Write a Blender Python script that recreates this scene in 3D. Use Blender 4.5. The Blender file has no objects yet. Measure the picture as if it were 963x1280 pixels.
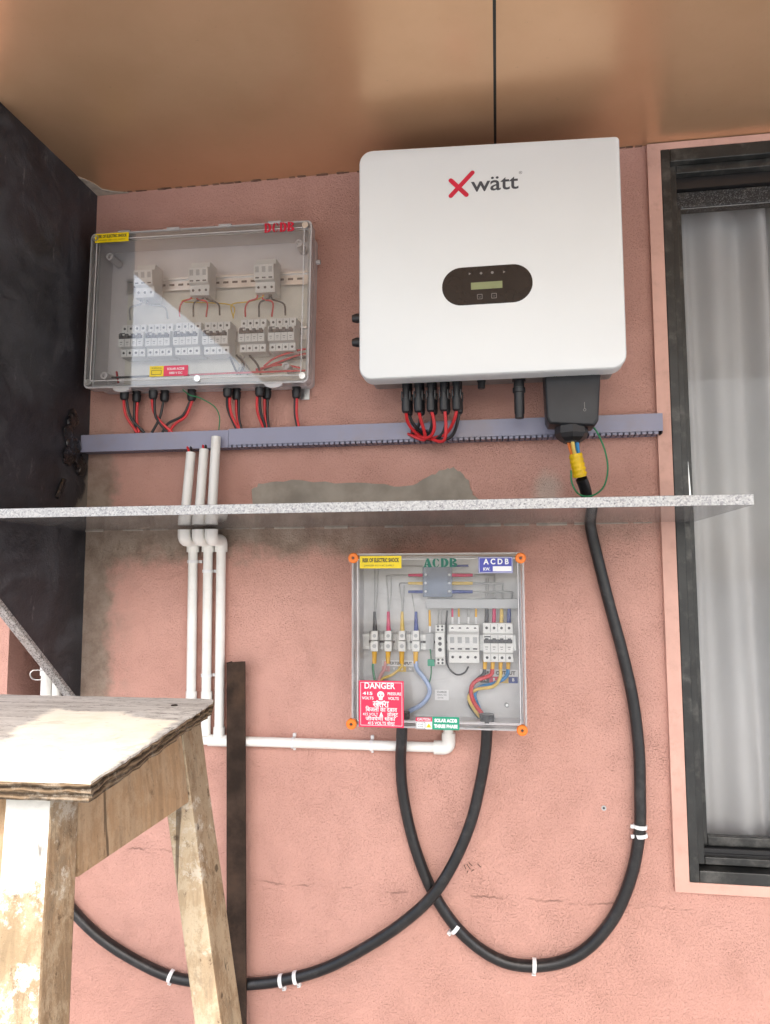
import bpy, bmesh, math, random
from mathutils import Vector, Matrix
random.seed(7)
C = bpy.context.scene.collection
S = bpy.context.scene
# ------------------------------------------------------------------ camera
FPX, PIT, YAW, ROL = 910.0, math.radians(5.249), math.radians(8.747), math.radians(-0.195)
CAMP = Vector((0, -1.85, 0))
_d = Vector((-math.sin(YAW)*math.cos(PIT), math.cos(YAW)*math.cos(PIT), math.sin(PIT)))
_r = Vector((math.cos(YAW), math.sin(YAW), 0)); _u = _r.cross(_d)
_r2 = _r*math.cos(ROL)+_u*math.sin(ROL); _u2 = -_r*math.sin(ROL)+_u*math.cos(ROL)
cam = bpy.data.cameras.new('camera'); camo = bpy.data.objects.new('camera', cam); C.objects.link(camo)
m3 = Matrix((_r2, _u2, -_d)).transposed()
camo.matrix_world = Matrix.Translation(CAMP) @ m3.to_4x4()
cam.sensor_fit = 'VERTICAL'; cam.sensor_height = 36; cam.lens = FPX/1280*36
cam.clip_start = 0.02; cam.clip_end = 2000
S.camera = camo
# ------------------------------------------------------------------ sky, sun, exposure
SUN_EL, SUN_AZ = math.radians(47), math.radians(170)      # azimuth clockwise from +Y (north): behind the camera
w = bpy.data.worlds.new('World'); S.world = w; w.use_nodes = True
nt = w.node_tree; nt.nodes.clear()
sk = nt.nodes.new('ShaderNodeTexSky'); sk.sky_type = 'NISHITA'; sk.sun_disc = False
sk.sun_elevation = SUN_EL; sk.sun_rotation = SUN_AZ; sk.air_density = 1.0; sk.dust_density = 4.0; sk.ozone_density = 1.0
hs = nt.nodes.new('ShaderNodeHueSaturation'); hs.inputs['Saturation'].default_value = 0.78
bg = nt.nodes.new('ShaderNodeBackground'); bg.inputs[1].default_value = 0.15
wo = nt.nodes.new('ShaderNodeOutputWorld')
nt.links.new(sk.outputs[0], hs.inputs['Color']); nt.links.new(hs.outputs[0], bg.inputs[0]); nt.links.new(bg.outputs[0], wo.inputs[0])
sl = bpy.data.lights.new('sun', 'SUN'); sl.energy = 1.2; sl.angle = math.radians(10); sl.color = (1, .97, .93)
so = bpy.data.objects.new('sun', sl); C.objects.link(so)
sd = Vector((math.sin(SUN_AZ)*math.cos(SUN_EL), math.cos(SUN_AZ)*math.cos(SUN_EL), math.sin(SUN_EL)))
so.rotation_euler = sd.to_track_quat('Z', 'Y').to_euler()
S.view_settings.view_transform = 'Standard'; S.view_settings.look = 'None'
S.view_settings.exposure = 1.52; S.view_settings.gamma = 1
S.render.engine = 'CYCLES'; S.cycles.max_bounces = 8; S.cycles.diffuse_bounces = 4; S.cycles.glossy_bounces = 3; S.cycles.transparent_max_bounces = 24
S.cycles.caustics_reflective = False; S.cycles.caustics_refractive = False

# ------------------------------------------------------------------ helpers
def W(px, py, off=0.0):
    """point on the vertical plane `off` metres in front of the wall, seen at photo pixel px,py"""
    d = _r2*(px-481.5)+_u2*(640-py)+_d*FPX
    return CAMP + d*((1.85-off)/d.y)
def catmull(P, n=8):
    P = [Vector(p) for p in P]
    if len(P) < 3: return P
    Q = [2*P[0]-P[1]]+P+[2*P[-1]-P[-2]]; out = []
    for i in range(1, len(Q)-2):
        a, b, c, d = Q[i-1:i+3]
        for k in range(n):
            t = k/n
            out.append(.5*((2*b)+(c-a)*t+(2*a-5*b+4*c-d)*t*t+(3*b-a-3*c+d)*t**3))
    return out+[P[-1]]
def rrect(x0, x1, z0, z1, r, n=5):
    """rounded rectangle, counter-clockwise seen from -y; r may be 4 radii (bl, br, tr, tl)"""
    rr = r if isinstance(r, (tuple, list)) else (r,)*4
    pts = []
    for (cx, cz, a, q) in ((x0, z0, 180, rr[0]), (x1, z0, 270, rr[1]), (x1, z1, 0, rr[2]), (x0, z1, 90, rr[3])):
        sx = 1 if cx == x0 else -1; sz = 1 if cz == z0 else -1
        for k in range(n+1):
            t = math.radians(a+90*k/n)
            pts.append((cx+sx*q+q*math.cos(t), cz+sz*q+q*math.sin(t)))
    return pts
def circ(cx, cz, r, n=16, rz=None): return [(cx+r*math.cos(2*math.pi*k/n), cz+(rz or r)*math.sin(2*math.pi*k/n)) for k in range(n)]
class MB:
    def __init__(s): s.v = []; s.f = []
    def add(s, vs, fs):
        o = len(s.v); s.v += [Vector(v) for v in vs]; s.f += [[i+o for i in f] for f in fs]; return s
    def box(s, x0, x1, y0, y1, z0, z1):
        return s.add([(x, y, z) for z in (z0, z1) for y in (y0, y1) for x in (x0, x1)],
                     [(0, 2, 3, 1), (4, 5, 7, 6), (0, 1, 5, 4), (2, 6, 7, 3), (0, 4, 6, 2), (1, 3, 7, 5)])
    def obox(s, c, ax, ay, az):
        """oriented box: centre and three half-axis vectors"""
        c, ax, ay, az = map(Vector, (c, ax, ay, az))
        return s.add([c+i*ax+j*ay+k*az for k in (-1, 1) for j in (-1, 1) for i in (-1, 1)],
                     [(0, 2, 3, 1), (4, 5, 7, 6), (0, 1, 5, 4), (2, 6, 7, 3), (0, 4, 6, 2), (1, 3, 7, 5)])
    def prism(s, poly, y0, y1, plane='xz'):
        """extrude a polygon; plane xz: along y from y0 (front) to y1"""
        n = len(poly)
        def P(a, b, c): return {'xz': (a, c, b), 'xy': (a, b, c), 'yz': (c, a, b)}[plane]
        vs = [P(a, b, y0) for a, b in poly]+[P(a, b, y1) for a, b in poly]
        fs = [list(range(n)), list(range(2*n-1, n-1, -1))]+[(i, i+n, (i+1) % n+n, (i+1) % n) for i in range(n)]
        return s.add(vs, fs)
    def ring(s, po, pi, y0, y1):
        n = len(po)
        vs = [(a, y0, b) for a, b in po]+[(a, y0, b) for a, b in pi]+[(a, y1, b) for a, b in po]+[(a, y1, b) for a, b in pi]
        fs = []
        for i in range(n):
            j = (i+1) % n
            fs += [(i, j, n+j, n+i), (2*n+j, 2*n+i, 3*n+i, 3*n+j), (j, i, 2*n+i, 2*n+j), (n+i, n+j, 3*n+j, 3*n+i)]
        return s.add(vs, fs)
    def loft(s, loops):
        """loops: [(poly, y), ...] of equal length, capped at both ends"""
        n = len(loops[0][0]); vs = [(a, y, b) for p, y in loops for a, b in p]; m = len(loops)
        fs = [list(range(n)), list(range(m*n-1, (m-1)*n-1, -1))]
        fs += [(i*n+k, (i+1)*n+k, (i+1)*n+(k+1) % n, i*n+(k+1) % n) for i in range(m-1) for k in range(n)]
        return s.add(vs, fs)
    def face(s, poly, y): return s.add([(a, y, b) for a, b in poly], [list(range(len(poly)))])
    def tube(s, path, r, n=10, caps=True, smooth=8):
        P = catmull(path, smooth) if smooth else [Vector(p) for p in path]
        m = len(P); rs = r if isinstance(r, (list, tuple)) else None
        t0 = (P[1]-P[0]).normalized()
        a = t0.orthogonal().normalized(); vs = []
        for i in range(m):
            t = (P[min(i+1, m-1)]-P[max(i-1, 0)]).normalized()
            a = (a-t*a.dot(t)).normalized(); b = t.cross(a)
            rad = (rs[0]+(rs[1]-rs[0])*i/(m-1)) if rs else r
            for k in range(n):
                g = 2*math.pi*k/n; vs.append(P[i]+(a*math.cos(g)+b*math.sin(g))*rad)
        fs = [(i*n+k, i*n+(k+1) % n, (i+1)*n+(k+1) % n, (i+1)*n+k) for i in range(m-1) for k in range(n)]
        if caps: fs += [list(range(n-1, -1, -1)), list(range((m-1)*n, m*n))]
        return s.add(vs, fs)
    def lathe(s, c, axis, prof, n=16):
        """prof: list of (distance along axis, radius)"""
        ax = Vector(axis).normalized(); a = ax.orthogonal().normalized(); b = ax.cross(a); c = Vector(c); vs = []
        for d, r in prof:
            for k in range(n):
                g = 2*math.pi*k/n; vs.append(c+ax*d+(a*math.cos(g)+b*math.sin(g))*r)
        m = len(prof)
        fs = [(i*n+k, i*n+(k+1) % n, (i+1)*n+(k+1) % n, (i+1)*n+k) for i in range(m-1) for k in range(n)]
        fs += [list(range(n-1, -1, -1)), list(range((m-1)*n, m*n))]
        return s.add(vs, fs)
    def mesh(s, name, inv=None, bevel=0, seg=2, smooth=False, mat=None):
        me = bpy.data.meshes.new(name)
        bm = bmesh.new(); bv = [bm.verts.new((inv @ v) if inv else v) for v in s.v]
        for f in s.f:
            try: bm.faces.new([bv[i] for i in f])
            except ValueError: pass
        bmesh.ops.recalc_face_normals(bm, faces=bm.faces)
        if bevel:
            ed = [e for e in bm.edges if len(e.link_faces) == 2 and e.calc_face_angle(0) > .5]
            bmesh.ops.bevel(bm, geom=ed, offset=bevel, segments=seg, profile=.5, affect='EDGES', clamp_overlap=True)
        bm.to_mesh(me); bm.free()
        if smooth:
            me.polygons.foreach_set('use_smooth', [True]*len(me.polygons))
            try: me.set_sharp_from_angle(angle=math.radians(smooth if smooth is not True else 40))
            except Exception: pass
        if mat: me.materials.append(mat)
        return me
def link(name, me, parent=None, loc=None):
    o = bpy.data.objects.new(name, me); C.objects.link(o)
    if parent: o.parent = parent
    if loc is not None: o.location = loc
    return o
class Thing:
    def __init__(s, name, label, cat, loc=(0, 0, 0), rot=(0, 0, 0), group=None, kind=None):
        o = bpy.data.objects.new(name, None); C.objects.link(o); o.empty_display_size = .05
        o.location = loc; o.rotation_euler = rot
        if label: o['label'] = label
        if cat: o['category'] = cat
        if group: o['group'] = group
        if kind: o['kind'] = kind
        s.o = o; s.inv = Matrix.LocRotScale(Vector(loc), bpy.data.objects[o.name].rotation_euler, None).inverted()
        s.m = s.inv.inverted()
    def part(s, name, mb, mat, parent=None, local=False, label=None, **k):
        ob = link(name, mb.mesh(name, None if local else s.inv, mat=mat, **k), parent or s.o)
        if label: ob['label'] = label
        return ob
    def use(s, name, me, wpos, parent=None):
        return link(name, me, parent or s.o, s.inv @ Vector(wpos))
def solo(name, label, cat, mb, mat, group=None, kind=None, loc=None, **k):
    loc = Vector(loc) if loc is not None else Vector((0, 0, 0))
    o = link(name, mb.mesh(name, Matrix.Translation(-loc), mat=mat, **k)); o.location = loc
    if label: o['label'] = label
    if cat: o['category'] = cat
    if group: o['group'] = group
    if kind: o['kind'] = kind
    return o
def textpts(body, size, bold=0.0, ax='CENTER', width=None):
    """lettering as flat mesh data: (verts2d, faces)"""
    cu = bpy.data.curves.new('t', 'FONT'); cu.body = body; cu.size = size; cu.align_x = ax; cu.align_y = 'CENTER'
    cu.offset = bold; cu.resolution_u = 3
    ob = bpy.data.objects.new('t', cu); C.objects.link(ob)
    bpy.context.view_layer.update()
    me = bpy.data.meshes.new_from_object(ob.evaluated_get(bpy.context.evaluated_depsgraph_get()))
    vs = [(v.co.x, v.co.y) for v in me.vertices]; fs = [list(p.vertices) for p in me.polygons]
    bpy.data.objects.remove(ob); bpy.data.meshes.remove(me); bpy.data.curves.remove(cu)
    if width and vs:
        x0 = min(v[0] for v in vs); x1 = max(v[0] for v in vs); k = width/max(1e-6, x1-x0)
        vs = [(v[0]*k, v[1]) for v in vs]
    return vs, fs
def text(mb, body, x, y, z, size, rot=0.0, **k):
    vs, fs = textpts(body, size, **k); c, s_ = math.cos(rot), math.sin(rot)
    return mb.add([(x+a*c-b*s_, y, z+a*s_+b*c) for a, b in vs], fs)
def arc(cx, cz, rx, rz, a0, a1, n=10): return [(cx+rx*math.cos(math.radians(a0+(a1-a0)*k/n)), cz+rz*math.sin(math.radians(a0+(a1-a0)*k/n))) for k in range(n+1)]
def stencil(ch):
    """fat stencil capitals on a unit square"""
    if ch == 'D': return [[(0, 0), (.33, 0), (.33, 1), (0, 1)], arc(.36, .5, .58, .5, -90, 90)+arc(.36, .5, .20, .35, 90, -90)]
    if ch == 'B': return [[(0, 0), (.33, 0), (.33, 1), (0, 1)], arc(.36, .76, .50, .24, -90, 90, 8)+arc(.36, .76, .16, .12, 90, -90, 8),
                          arc(.36, .26, .58, .26, -90, 90, 8)+arc(.36, .26, .20, .13, 90, -90, 8)]
    if ch == 'C': return [arc(.42, .5, .42, .5, 95, 265)+arc(.42, .5, .10, .42, 265, 95), arc(.48, .5, .38, .5, 85, 15, 6)+[(.72, .68)]+arc(.48, .5, .2, .42, 40, 85, 4),
                          arc(.48, .5, .38, .5, -85, -20, 6)+arc(.48, .5, .3, .43, -20, -85, 4)]
    if ch == 'A': return [[(.34, 1), (.60, 1), (1.0, 0), (.52, 0)], [(.30, .92), (.38, .72), (.24, .12), (.34, .12), (.34, 0), (-.04, 0), (-.04, .12), (.05, .12)], [(.30, .22), (.50, .22), (.46, .36), (.33, .36)]]
def stenciled(mb, word, x, z, y, w_, h):
    adv = w_/len(word)
    for i, ch in enumerate(word):
        for p in stencil(ch): mb.face([(x+adv*i+a*adv*.95, z+b*h) for a, b in p], y)
    return mb
ORD = ['first', 'second', 'third', 'fourth', 'fifth', 'sixth', 'seventh', 'eighth', 'ninth', 'tenth', 'eleventh', 'twelfth']

# ------------------------------------------------------------------ materials
class NT:
    def __init__(s, name, world=False):
        s.m = bpy.data.materials.new(name); s.m.use_nodes = True; s.t = s.m.node_tree; s.t.nodes.clear()
        s.out = s.n('ShaderNodeOutputMaterial')
        s.co = s.n('ShaderNodeNewGeometry').outputs['Position'] if world else s.n('ShaderNodeTexCoord').outputs['Object']
    def n(s, k, **kw):
        n = s.t.nodes.new(k)
        for a, b in kw.items(): setattr(n, a, b)
        return n
    def l(s, a, b): s.t.links.new(a, b)
    def put(s, sock, v):
        if hasattr(v, 'links') or hasattr(v, 'is_output'): s.l(v, sock)
        else:
            if isinstance(v, (tuple, list)) and len(v) == 3 and sock.type == 'RGBA': v = (*v, 1)
            sock.default_value = v
    def noise(s, scale, detail=4, rough=.55, co=None, out='Fac', dist=0):
        n = s.n('ShaderNodeTexNoise'); n.inputs['Scale'].default_value = scale; n.inputs['Detail'].default_value = detail
        n.inputs['Roughness'].default_value = rough; n.inputs['Distortion'].default_value = dist
        s.l(co or s.co, n.inputs['Vector']); return n.outputs[out]
    def voro(s, scale, out='Color', co=None, feat='F1', rnd=1):
        n = s.n('ShaderNodeTexVoronoi', feature=feat); n.inputs['Scale'].default_value = scale; n.inputs['Randomness'].default_value = rnd
        s.l(co or s.co, n.inputs['Vector']); return n.outputs[out]
    def scale(s, v):
        n = s.n('ShaderNodeMapping'); n.inputs['Scale'].default_value = v; s.l(s.co, n.inputs['Vector']); return n.outputs[0]
    def ramp(s, f, stops, interp='LINEAR'):
        n = s.n('ShaderNodeValToRGB'); n.color_ramp.interpolation = interp; e = n.color_ramp.elements
        while len(e) > 1: e.remove(e[-1])
        for i, (p, c) in enumerate(stops):
            q = e[0] if i == 0 else e.new(p)
            q.position = p; q.color = (*c, 1) if isinstance(c, (tuple, list)) else (c, c, c, 1)
        s.l(f, n.inputs[0]); return n.outputs[0]
    def mix(s, f, a, b, mode='MIX'):
        n = s.n('ShaderNodeMix', data_type='RGBA', blend_type=mode)
        s.put(n.inputs[0], f); s.put(n.inputs[6], a); s.put(n.inputs[7], b); return n.outputs[2]
    def math(s, op, a, b=0, c=0, clamp=False):
        n = s.n('ShaderNodeMath', operation=op, use_clamp=clamp); s.put(n.inputs[0], a); s.put(n.inputs[1], b); s.put(n.inputs[2], c); return n.outputs[0]
    def smooth(s, v, a, b):
        n = s.n('ShaderNodeMapRange', interpolation_type='SMOOTHSTEP'); s.put(n.inputs[0], v); s.put(n.inputs[1], a); s.put(n.inputs[2], b); return n.outputs[0]
    def xyz(s):
        n = s.n('ShaderNodeSeparateXYZ'); s.l(s.co, n.inputs[0]); return n.outputs
    def bump(s, h, st=.3, dist=.002, prev=None):
        n = s.n('ShaderNodeBump'); n.inputs['Strength'].default_value = st; n.inputs['Distance'].default_value = dist
        s.l(h, n.inputs['Height'])
        if prev: s.l(prev, n.inputs['Normal'])
        return n.outputs[0]
    def bsdf(s, col, rough=.5, metal=0, normal=None, spec=.5, **k):
        n = s.n('ShaderNodeBsdfPrincipled'); s.put(n.inputs['Base Color'], col); s.put(n.inputs['Roughness'], rough)
        s.put(n.inputs['Metallic'], metal); n.inputs['Specular IOR Level'].default_value = spec
        for a, b in k.items(): s.put(n.inputs[a], b)
        if normal: s.l(normal, n.inputs['Normal'])
        return n.outputs[0]
    def done(s, sh): s.l(sh, s.out.inputs[0]); return s.m
def plain(name, col, rough=.5, metal=0, var=.12, scale=25, bump=0, bscale=250, spec=.5, dirt=None, dscale=9, damt=.5):
    t = NT(name)
    a = tuple(c*(1-var) for c in col); b = tuple(min(1, c*(1+var)) for c in col)
    c = t.mix(t.smooth(t.noise(scale, 5), .3, .7), a, b)
    if dirt: c = t.mix(t.math('MULTIPLY', t.smooth(t.noise(dscale, 7, .7), .48, .72), damt), c, dirt)
    r = t.math('ADD', rough-.06, t.math('MULTIPLY', t.noise(scale*2.3, 3), .12))
    nm = t.bump(t.noise(bscale, 3), bump, .001) if bump else None
    return t.done(t.bsdf(c, r, metal, nm, spec))

def wall_mat():
    t = NT('pink_roughcast', True); X, Y, Z = t.xyz()
    big = t.noise(2.2, 5, .6); mid = t.noise(11, 5, .65); fine = t.noise(90, 4, .7); grain = t.noise(230, 3, .6)
    col = t.mix(t.smooth(big, .3, .7), (.59, .322, .26), (.645, .362, .297))
    col = t.mix(t.math('MULTIPLY', t.smooth(mid, .5, .75), .16), col, (.54, .28, .215))
    pits = t.smooth(t.math('ADD', t.noise(300, 6, .85, co=t.scale((1.1, 1, .95))), t.math('MULTIPLY', mid, .12)), .60, .70)
    pm = t.math('MULTIPLY_ADD', t.smooth(t.noise(4.5, 5, .6), .4, .65), .14, .26)
    col = t.mix(t.math('MULTIPLY', pits, pm), col, (.27, .12, .095))
    pale = t.smooth(t.noise(5.5, 6, .7), .56, .78); col = t.mix(t.math('MULTIPLY', pale, .16), col, (.74, .45, .38))
    wob = t.math('MULTIPLY', t.math('SUBTRACT', t.noise(7, 6, .65), .5), 1.0)
    wob2 = t.math('MULTIPLY', t.math('SUBTRACT', t.noise(26, 5, .7), .5), 1.0)
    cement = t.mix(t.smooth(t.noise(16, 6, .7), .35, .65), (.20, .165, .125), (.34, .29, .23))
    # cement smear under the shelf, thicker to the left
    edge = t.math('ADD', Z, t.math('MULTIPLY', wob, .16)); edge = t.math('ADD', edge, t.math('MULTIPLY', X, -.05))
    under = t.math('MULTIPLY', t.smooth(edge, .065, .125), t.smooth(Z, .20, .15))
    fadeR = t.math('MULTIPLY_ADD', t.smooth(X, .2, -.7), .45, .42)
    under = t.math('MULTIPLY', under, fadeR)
    # bare vertical strip by the black wall
    ex = t.math('ADD', X, t.math('MULTIPLY', wob, .10)); ex = t.math('ADD', ex, t.math('MULTIPLY', wob2, .05))
    strip = t.math('MULTIPLY', t.smooth(ex, -1.015, -1.055), t.math('MULTIPLY_ADD', t.smooth(Z, .55, .2), .8, .05))
    strip2 = t.math('MULTIPLY', t.smooth(ex, -.93, -1.04), t.math('MULTIPLY', t.smooth(wob, -.08, .12), .5))
    strip2 = t.math('MULTIPLY', strip2, t.smooth(Z, .3, .0))
    low = t.math('MULTIPLY', t.smooth(Z, -.50, -.36), t.smooth(X, -1.24, -1.2)); strip = t.math('MULTIPLY', strip, low); strip2 = t.math('MULTIPLY', strip2, low)
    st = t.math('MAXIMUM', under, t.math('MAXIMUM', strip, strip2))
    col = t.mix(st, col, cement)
    # dust and damp just above the shelf, pale smudge near the cable
    dx = t.math('SUBTRACT', X, .125); dz = t.math('SUBTRACT', Z, .205)
    dd = t.math('SQRT', t.math('ADD', t.math('MULTIPLY', dx, t.math('MULTIPLY', dx, 3.0)), t.math('MULTIPLY', dz, dz)))
    sm = t.math('MULTIPLY', t.smooth(t.math('ADD', dd, t.math('MULTIPLY', wob, .12)), .085, .02), .55)
    col = t.mix(sm, col, (.60, .55, .48))
    # hairline cracks
    def crack(z0, x0, x1, amp):
        zz = t.math('ADD', Z, t.math('MULTIPLY', t.noise(9, 8, .75, co=t.scale((1, 0, .001))), amp))
        c = t.smooth(t.math('ABSOLUTE', t.math('SUBTRACT', zz, z0+amp*.5)), .0022, .0006)
        c = t.math('MULTIPLY', c, t.math('MULTIPLY', t.smooth(X, x0-.03, x0+.03), t.smooth(X, x1+.03, x1-.03)))
        return t.math('MULTIPLY', c, t.smooth(t.noise(13, 4), .45, .62))
    cr = t.math('MAXIMUM', crack(-.765, -.6, .42, .05), crack(-.70, -1.1, -.72, .06))
    col = t.mix(t.math('MULTIPLY', cr, .28), col, (.16, .08, .06))
    h = t.math('ADD', t.math('MULTIPLY', fine, .9), t.math('MULTIPLY', grain, .4)); h = t.math('ADD', h, t.math('MULTIPLY', pits, -.5))
    tro = t.noise(14, 6, .7, co=t.scale((1, 1, .45)), dist=.8)
    h = t.math('ADD', h, t.math('MULTIPLY', cr, -1.0))
    nm = t.bump(h, .9, .0055, t.bump(tro, .22, .006))
    return t.done(t.bsdf(col, .88, 0, nm, .25))
def granite(name, tones, scale=420, rough=.12):
    t = NT(name)
    v = t.voro(scale, 'Color'); sx = t.n('ShaderNodeSeparateColor'); t.l(v, sx.inputs[0])
    c = t.ramp(t.math('ADD', t.math('MULTIPLY', sx.outputs[0], .75), t.math('MULTIPLY', t.noise(scale*.35, 3), .25)), tones, 'CONSTANT')
    c = t.mix(t.math('MULTIPLY', t.smooth(t.noise(14, 5, .7), .5, .75), .25), c, (.33, .27, .21))
    return t.done(t.bsdf(c, t.math('ADD', rough-.03, t.math('MULTIPLY', t.noise(30, 4), .1)), 0, None, .5))
def clear(name, haze=.05, tint=(.96, .96, .96), rough=.03, hazecol=(.75, .74, .74), streak=0, ior=1.5):
    t = NT(name)
    tr = t.n('ShaderNodeBsdfTransparent'); t.put(tr.inputs[0], tint)
    df = t.n('ShaderNodeBsdfDiffuse'); t.put(df.inputs[0], hazecol)
    gl = t.n('ShaderNodeBsdfGlossy'); gl.inputs['Roughness'].default_value = rough
    fr = t.n('ShaderNodeFresnel'); fr.inputs[0].default_value = ior
    m1 = t.n('ShaderNodeMixShader'); hz = t.math('MULTIPLY', t.math('ADD', .6, t.math('MULTIPLY', t.noise(8, 6, .7), .8)), haze)
    if streak: hz = t.math('ADD', hz, t.math('MULTIPLY', t.smooth(t.noise(5, 6, .65, co=t.scale((.6, 1, 3)), dist=1.5), .52, .7), streak))  # pale diffuse streaks painted in place of reflection lines on the lid
    t.l(hz, m1.inputs[0]); t.l(tr.outputs[0], m1.inputs[1]); t.l(df.outputs[0], m1.inputs[2])
    m2 = t.n('ShaderNodeMixShader'); t.l(fr.outputs[0], m2.inputs[0]); t.l(m1.outputs[0], m2.inputs[1]); t.l(gl.outputs[0], m2.inputs[2])
    return t.done(m2.outputs[0])
def bronze():
    t = NT('bronze_panel', True)
    n1 = t.noise(3, 5, .6); c = t.mix(t.smooth(n1, .3, .7), (.60, .365, .21), (.66, .41, .245))
    c = t.mix(t.math('MULTIPLY', t.smooth(t.noise(60, 5, .7), .62, .75), .25), c, (.25, .17, .11))
    r = t.math('ADD', .25, t.math('MULTIPLY', t.noise(5, 5, .6), .12))
    return t.done(t.bsdf(c, r, .55, t.bump(t.noise(6, 3), .06, .01), .5))
def blackwall():
    t = NT('black_bitumen_paint', True); X, Y, Z = t.xyz()
    c = t.mix(t.smooth(t.noise(6, 6, .7), .3, .7), (.014, .0145, .019), (.033, .034, .042))
    dust = t.smooth(t.noise(4.2, 9, .8, dist=.6), .47, .66)
    c = t.mix(t.math('MULTIPLY', dust, .38), c, (.12, .12, .13))
    scr = t.smooth(t.noise(24, 7, .8, co=t.scale((1, 1, .25))), .60, .74); c = t.mix(t.math('MULTIPLY', scr, .6), c, (.30, .285, .28))
    blot = t.smooth(t.noise(9, 9, .8, dist=1.0), .57, .66); c = t.mix(t.math('MULTIPLY', blot, .25), c, (.15, .145, .15))
    # unpainted cement near the foot of the wall above the shelf
    wob = t.math('SUBTRACT', t.noise(14, 6, .7), .5)
    ed = t.math('ADD', t.math('ADD', Y, t.math('MULTIPLY', Z, -.35)), t.math('MULTIPLY', wob, .09))
    ce = t.math('MULTIPLY', t.smooth(ed, -.125, -.105), t.math('MULTIPLY', t.smooth(Z, .38, .30), t.smooth(Z, .13, .15)))
    c = t.mix(ce, c, (.22, .195, .165))
    nm = t.bump(t.noise(18, 8, .7), .5, .006, t.bump(t.noise(170, 3), .3, .002))
    return t.done(t.bsdf(c, t.math('ADD', .42, t.math('MULTIPLY', dust, .4)), 0, nm, .5))
def wood(name, base, dark, worn, wamt=.5, scale=9, dirt=.6, paint=None, pz=-.3):
    t = NT(name, True); X, Y, Z = t.xyz()
    g = t.noise(scale, 7, .65, co=t.scale((9, 9, .8)), dist=.6)
    c = t.mix(t.smooth(g, .3, .7), base, tuple(x*.72 for x in base))
    c = t.mix(t.math('MULTIPLY', t.smooth(t.noise(19, 8, .8, co=t.scale((1, 1, .7))), .44, .56), wamt), c, worn)
    c = t.mix(t.math('MULTIPLY', t.smooth(t.noise(15, 8, .8, co=t.scale((1.2, 1.2, .9)), dist=.5), .54, .62), dirt*.75), c, tuple((a*.6+b*.4) for a, b in zip(dark, worn)))
    c = t.mix(t.math('MULTIPLY', t.smooth(t.noise(55, 8, .85, co=t.scale((1.3, 1.3, .8))), .56, .66), dirt), c, dark)
    ck = t.smooth(t.noise(40, 4, .6, co=t.scale((1, 1, .03))), .66, .69)
    kn = t.smooth(t.math('ADD', t.voro(19, 'Distance'), t.math('MULTIPLY', t.noise(60, 4), .12)), .17, .12)
    c = t.mix(t.math('MULTIPLY', kn, .8), c, tuple(x*.6 for x in dark))
    if paint:
        e = t.math('ADD', Z, t.math('MULTIPLY', t.math('SUBTRACT', t.noise(13, 8, .8), .5), .30))
        keep = t.math('MULTIPLY', t.smooth(e, pz-.012, pz+.012), t.smooth(t.noise(30, 7, .8), .66, .60))
        chips = t.smooth(t.noise(48, 8, .8), .53, .50); low = t.math('MULTIPLY', t.smooth(t.noise(9, 7, .75), .48 if pz < 5 else .56, .54 if pz < 5 else .62), .65)
        c = t.mix(t.math('MAXIMUM', keep, t.math('MULTIPLY', low, chips)), c, paint)
    c = t.mix(t.math('MULTIPLY', ck, .7), c, tuple(x*.4 for x in dark))
    h = t.math('SUBTRACT', g, ck)
    nm = t.bump(h, .5, .004, t.bump(t.noise(110, 6, .8), .6, .003, t.bump(t.noise(22, 6, .7), .4, .006)))
    return t.done(t.bsdf(c, .78, 0, nm, .25))
def plytop():
    t = NT('grey_cream_plywood_top', True); X, Y, Z = t.xyz()
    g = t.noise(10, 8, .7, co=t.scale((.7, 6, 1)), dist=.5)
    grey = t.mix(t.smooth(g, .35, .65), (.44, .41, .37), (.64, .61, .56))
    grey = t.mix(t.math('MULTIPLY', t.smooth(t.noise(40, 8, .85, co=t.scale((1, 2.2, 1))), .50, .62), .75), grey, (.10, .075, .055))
    cream = t.mix(t.smooth(t.noise(14, 6, .7), .42, .72), (.88, .82, .69), (.82, .72, .55))
    cream = t.mix(t.math('MULTIPLY', t.smooth(t.noise(60, 6, .75), .62, .70), .7), cream, (.3, .2, .12))
    cream = t.mix(t.math('MULTIPLY', t.smooth(t.noise(10, 8, .8, dist=.6), .56, .64), .4), cream, (.50, .42, .30))
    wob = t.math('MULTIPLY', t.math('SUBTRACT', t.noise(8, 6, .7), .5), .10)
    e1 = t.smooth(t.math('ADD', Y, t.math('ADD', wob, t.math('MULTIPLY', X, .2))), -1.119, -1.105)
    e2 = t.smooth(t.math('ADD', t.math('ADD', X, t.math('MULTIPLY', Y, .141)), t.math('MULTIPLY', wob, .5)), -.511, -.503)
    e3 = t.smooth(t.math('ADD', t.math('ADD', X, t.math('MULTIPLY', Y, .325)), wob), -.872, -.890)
    c = t.mix(t.math('MAXIMUM', t.math('MAXIMUM', e1, e3), e2), cream, grey)  # cream top, turning grey along the back, left and right edges
    return t.done(t.bsdf(c, .6, 0, t.bump(g, .3, .002, t.bump(t.noise(90, 5), .3, .001)), .35))
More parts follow.
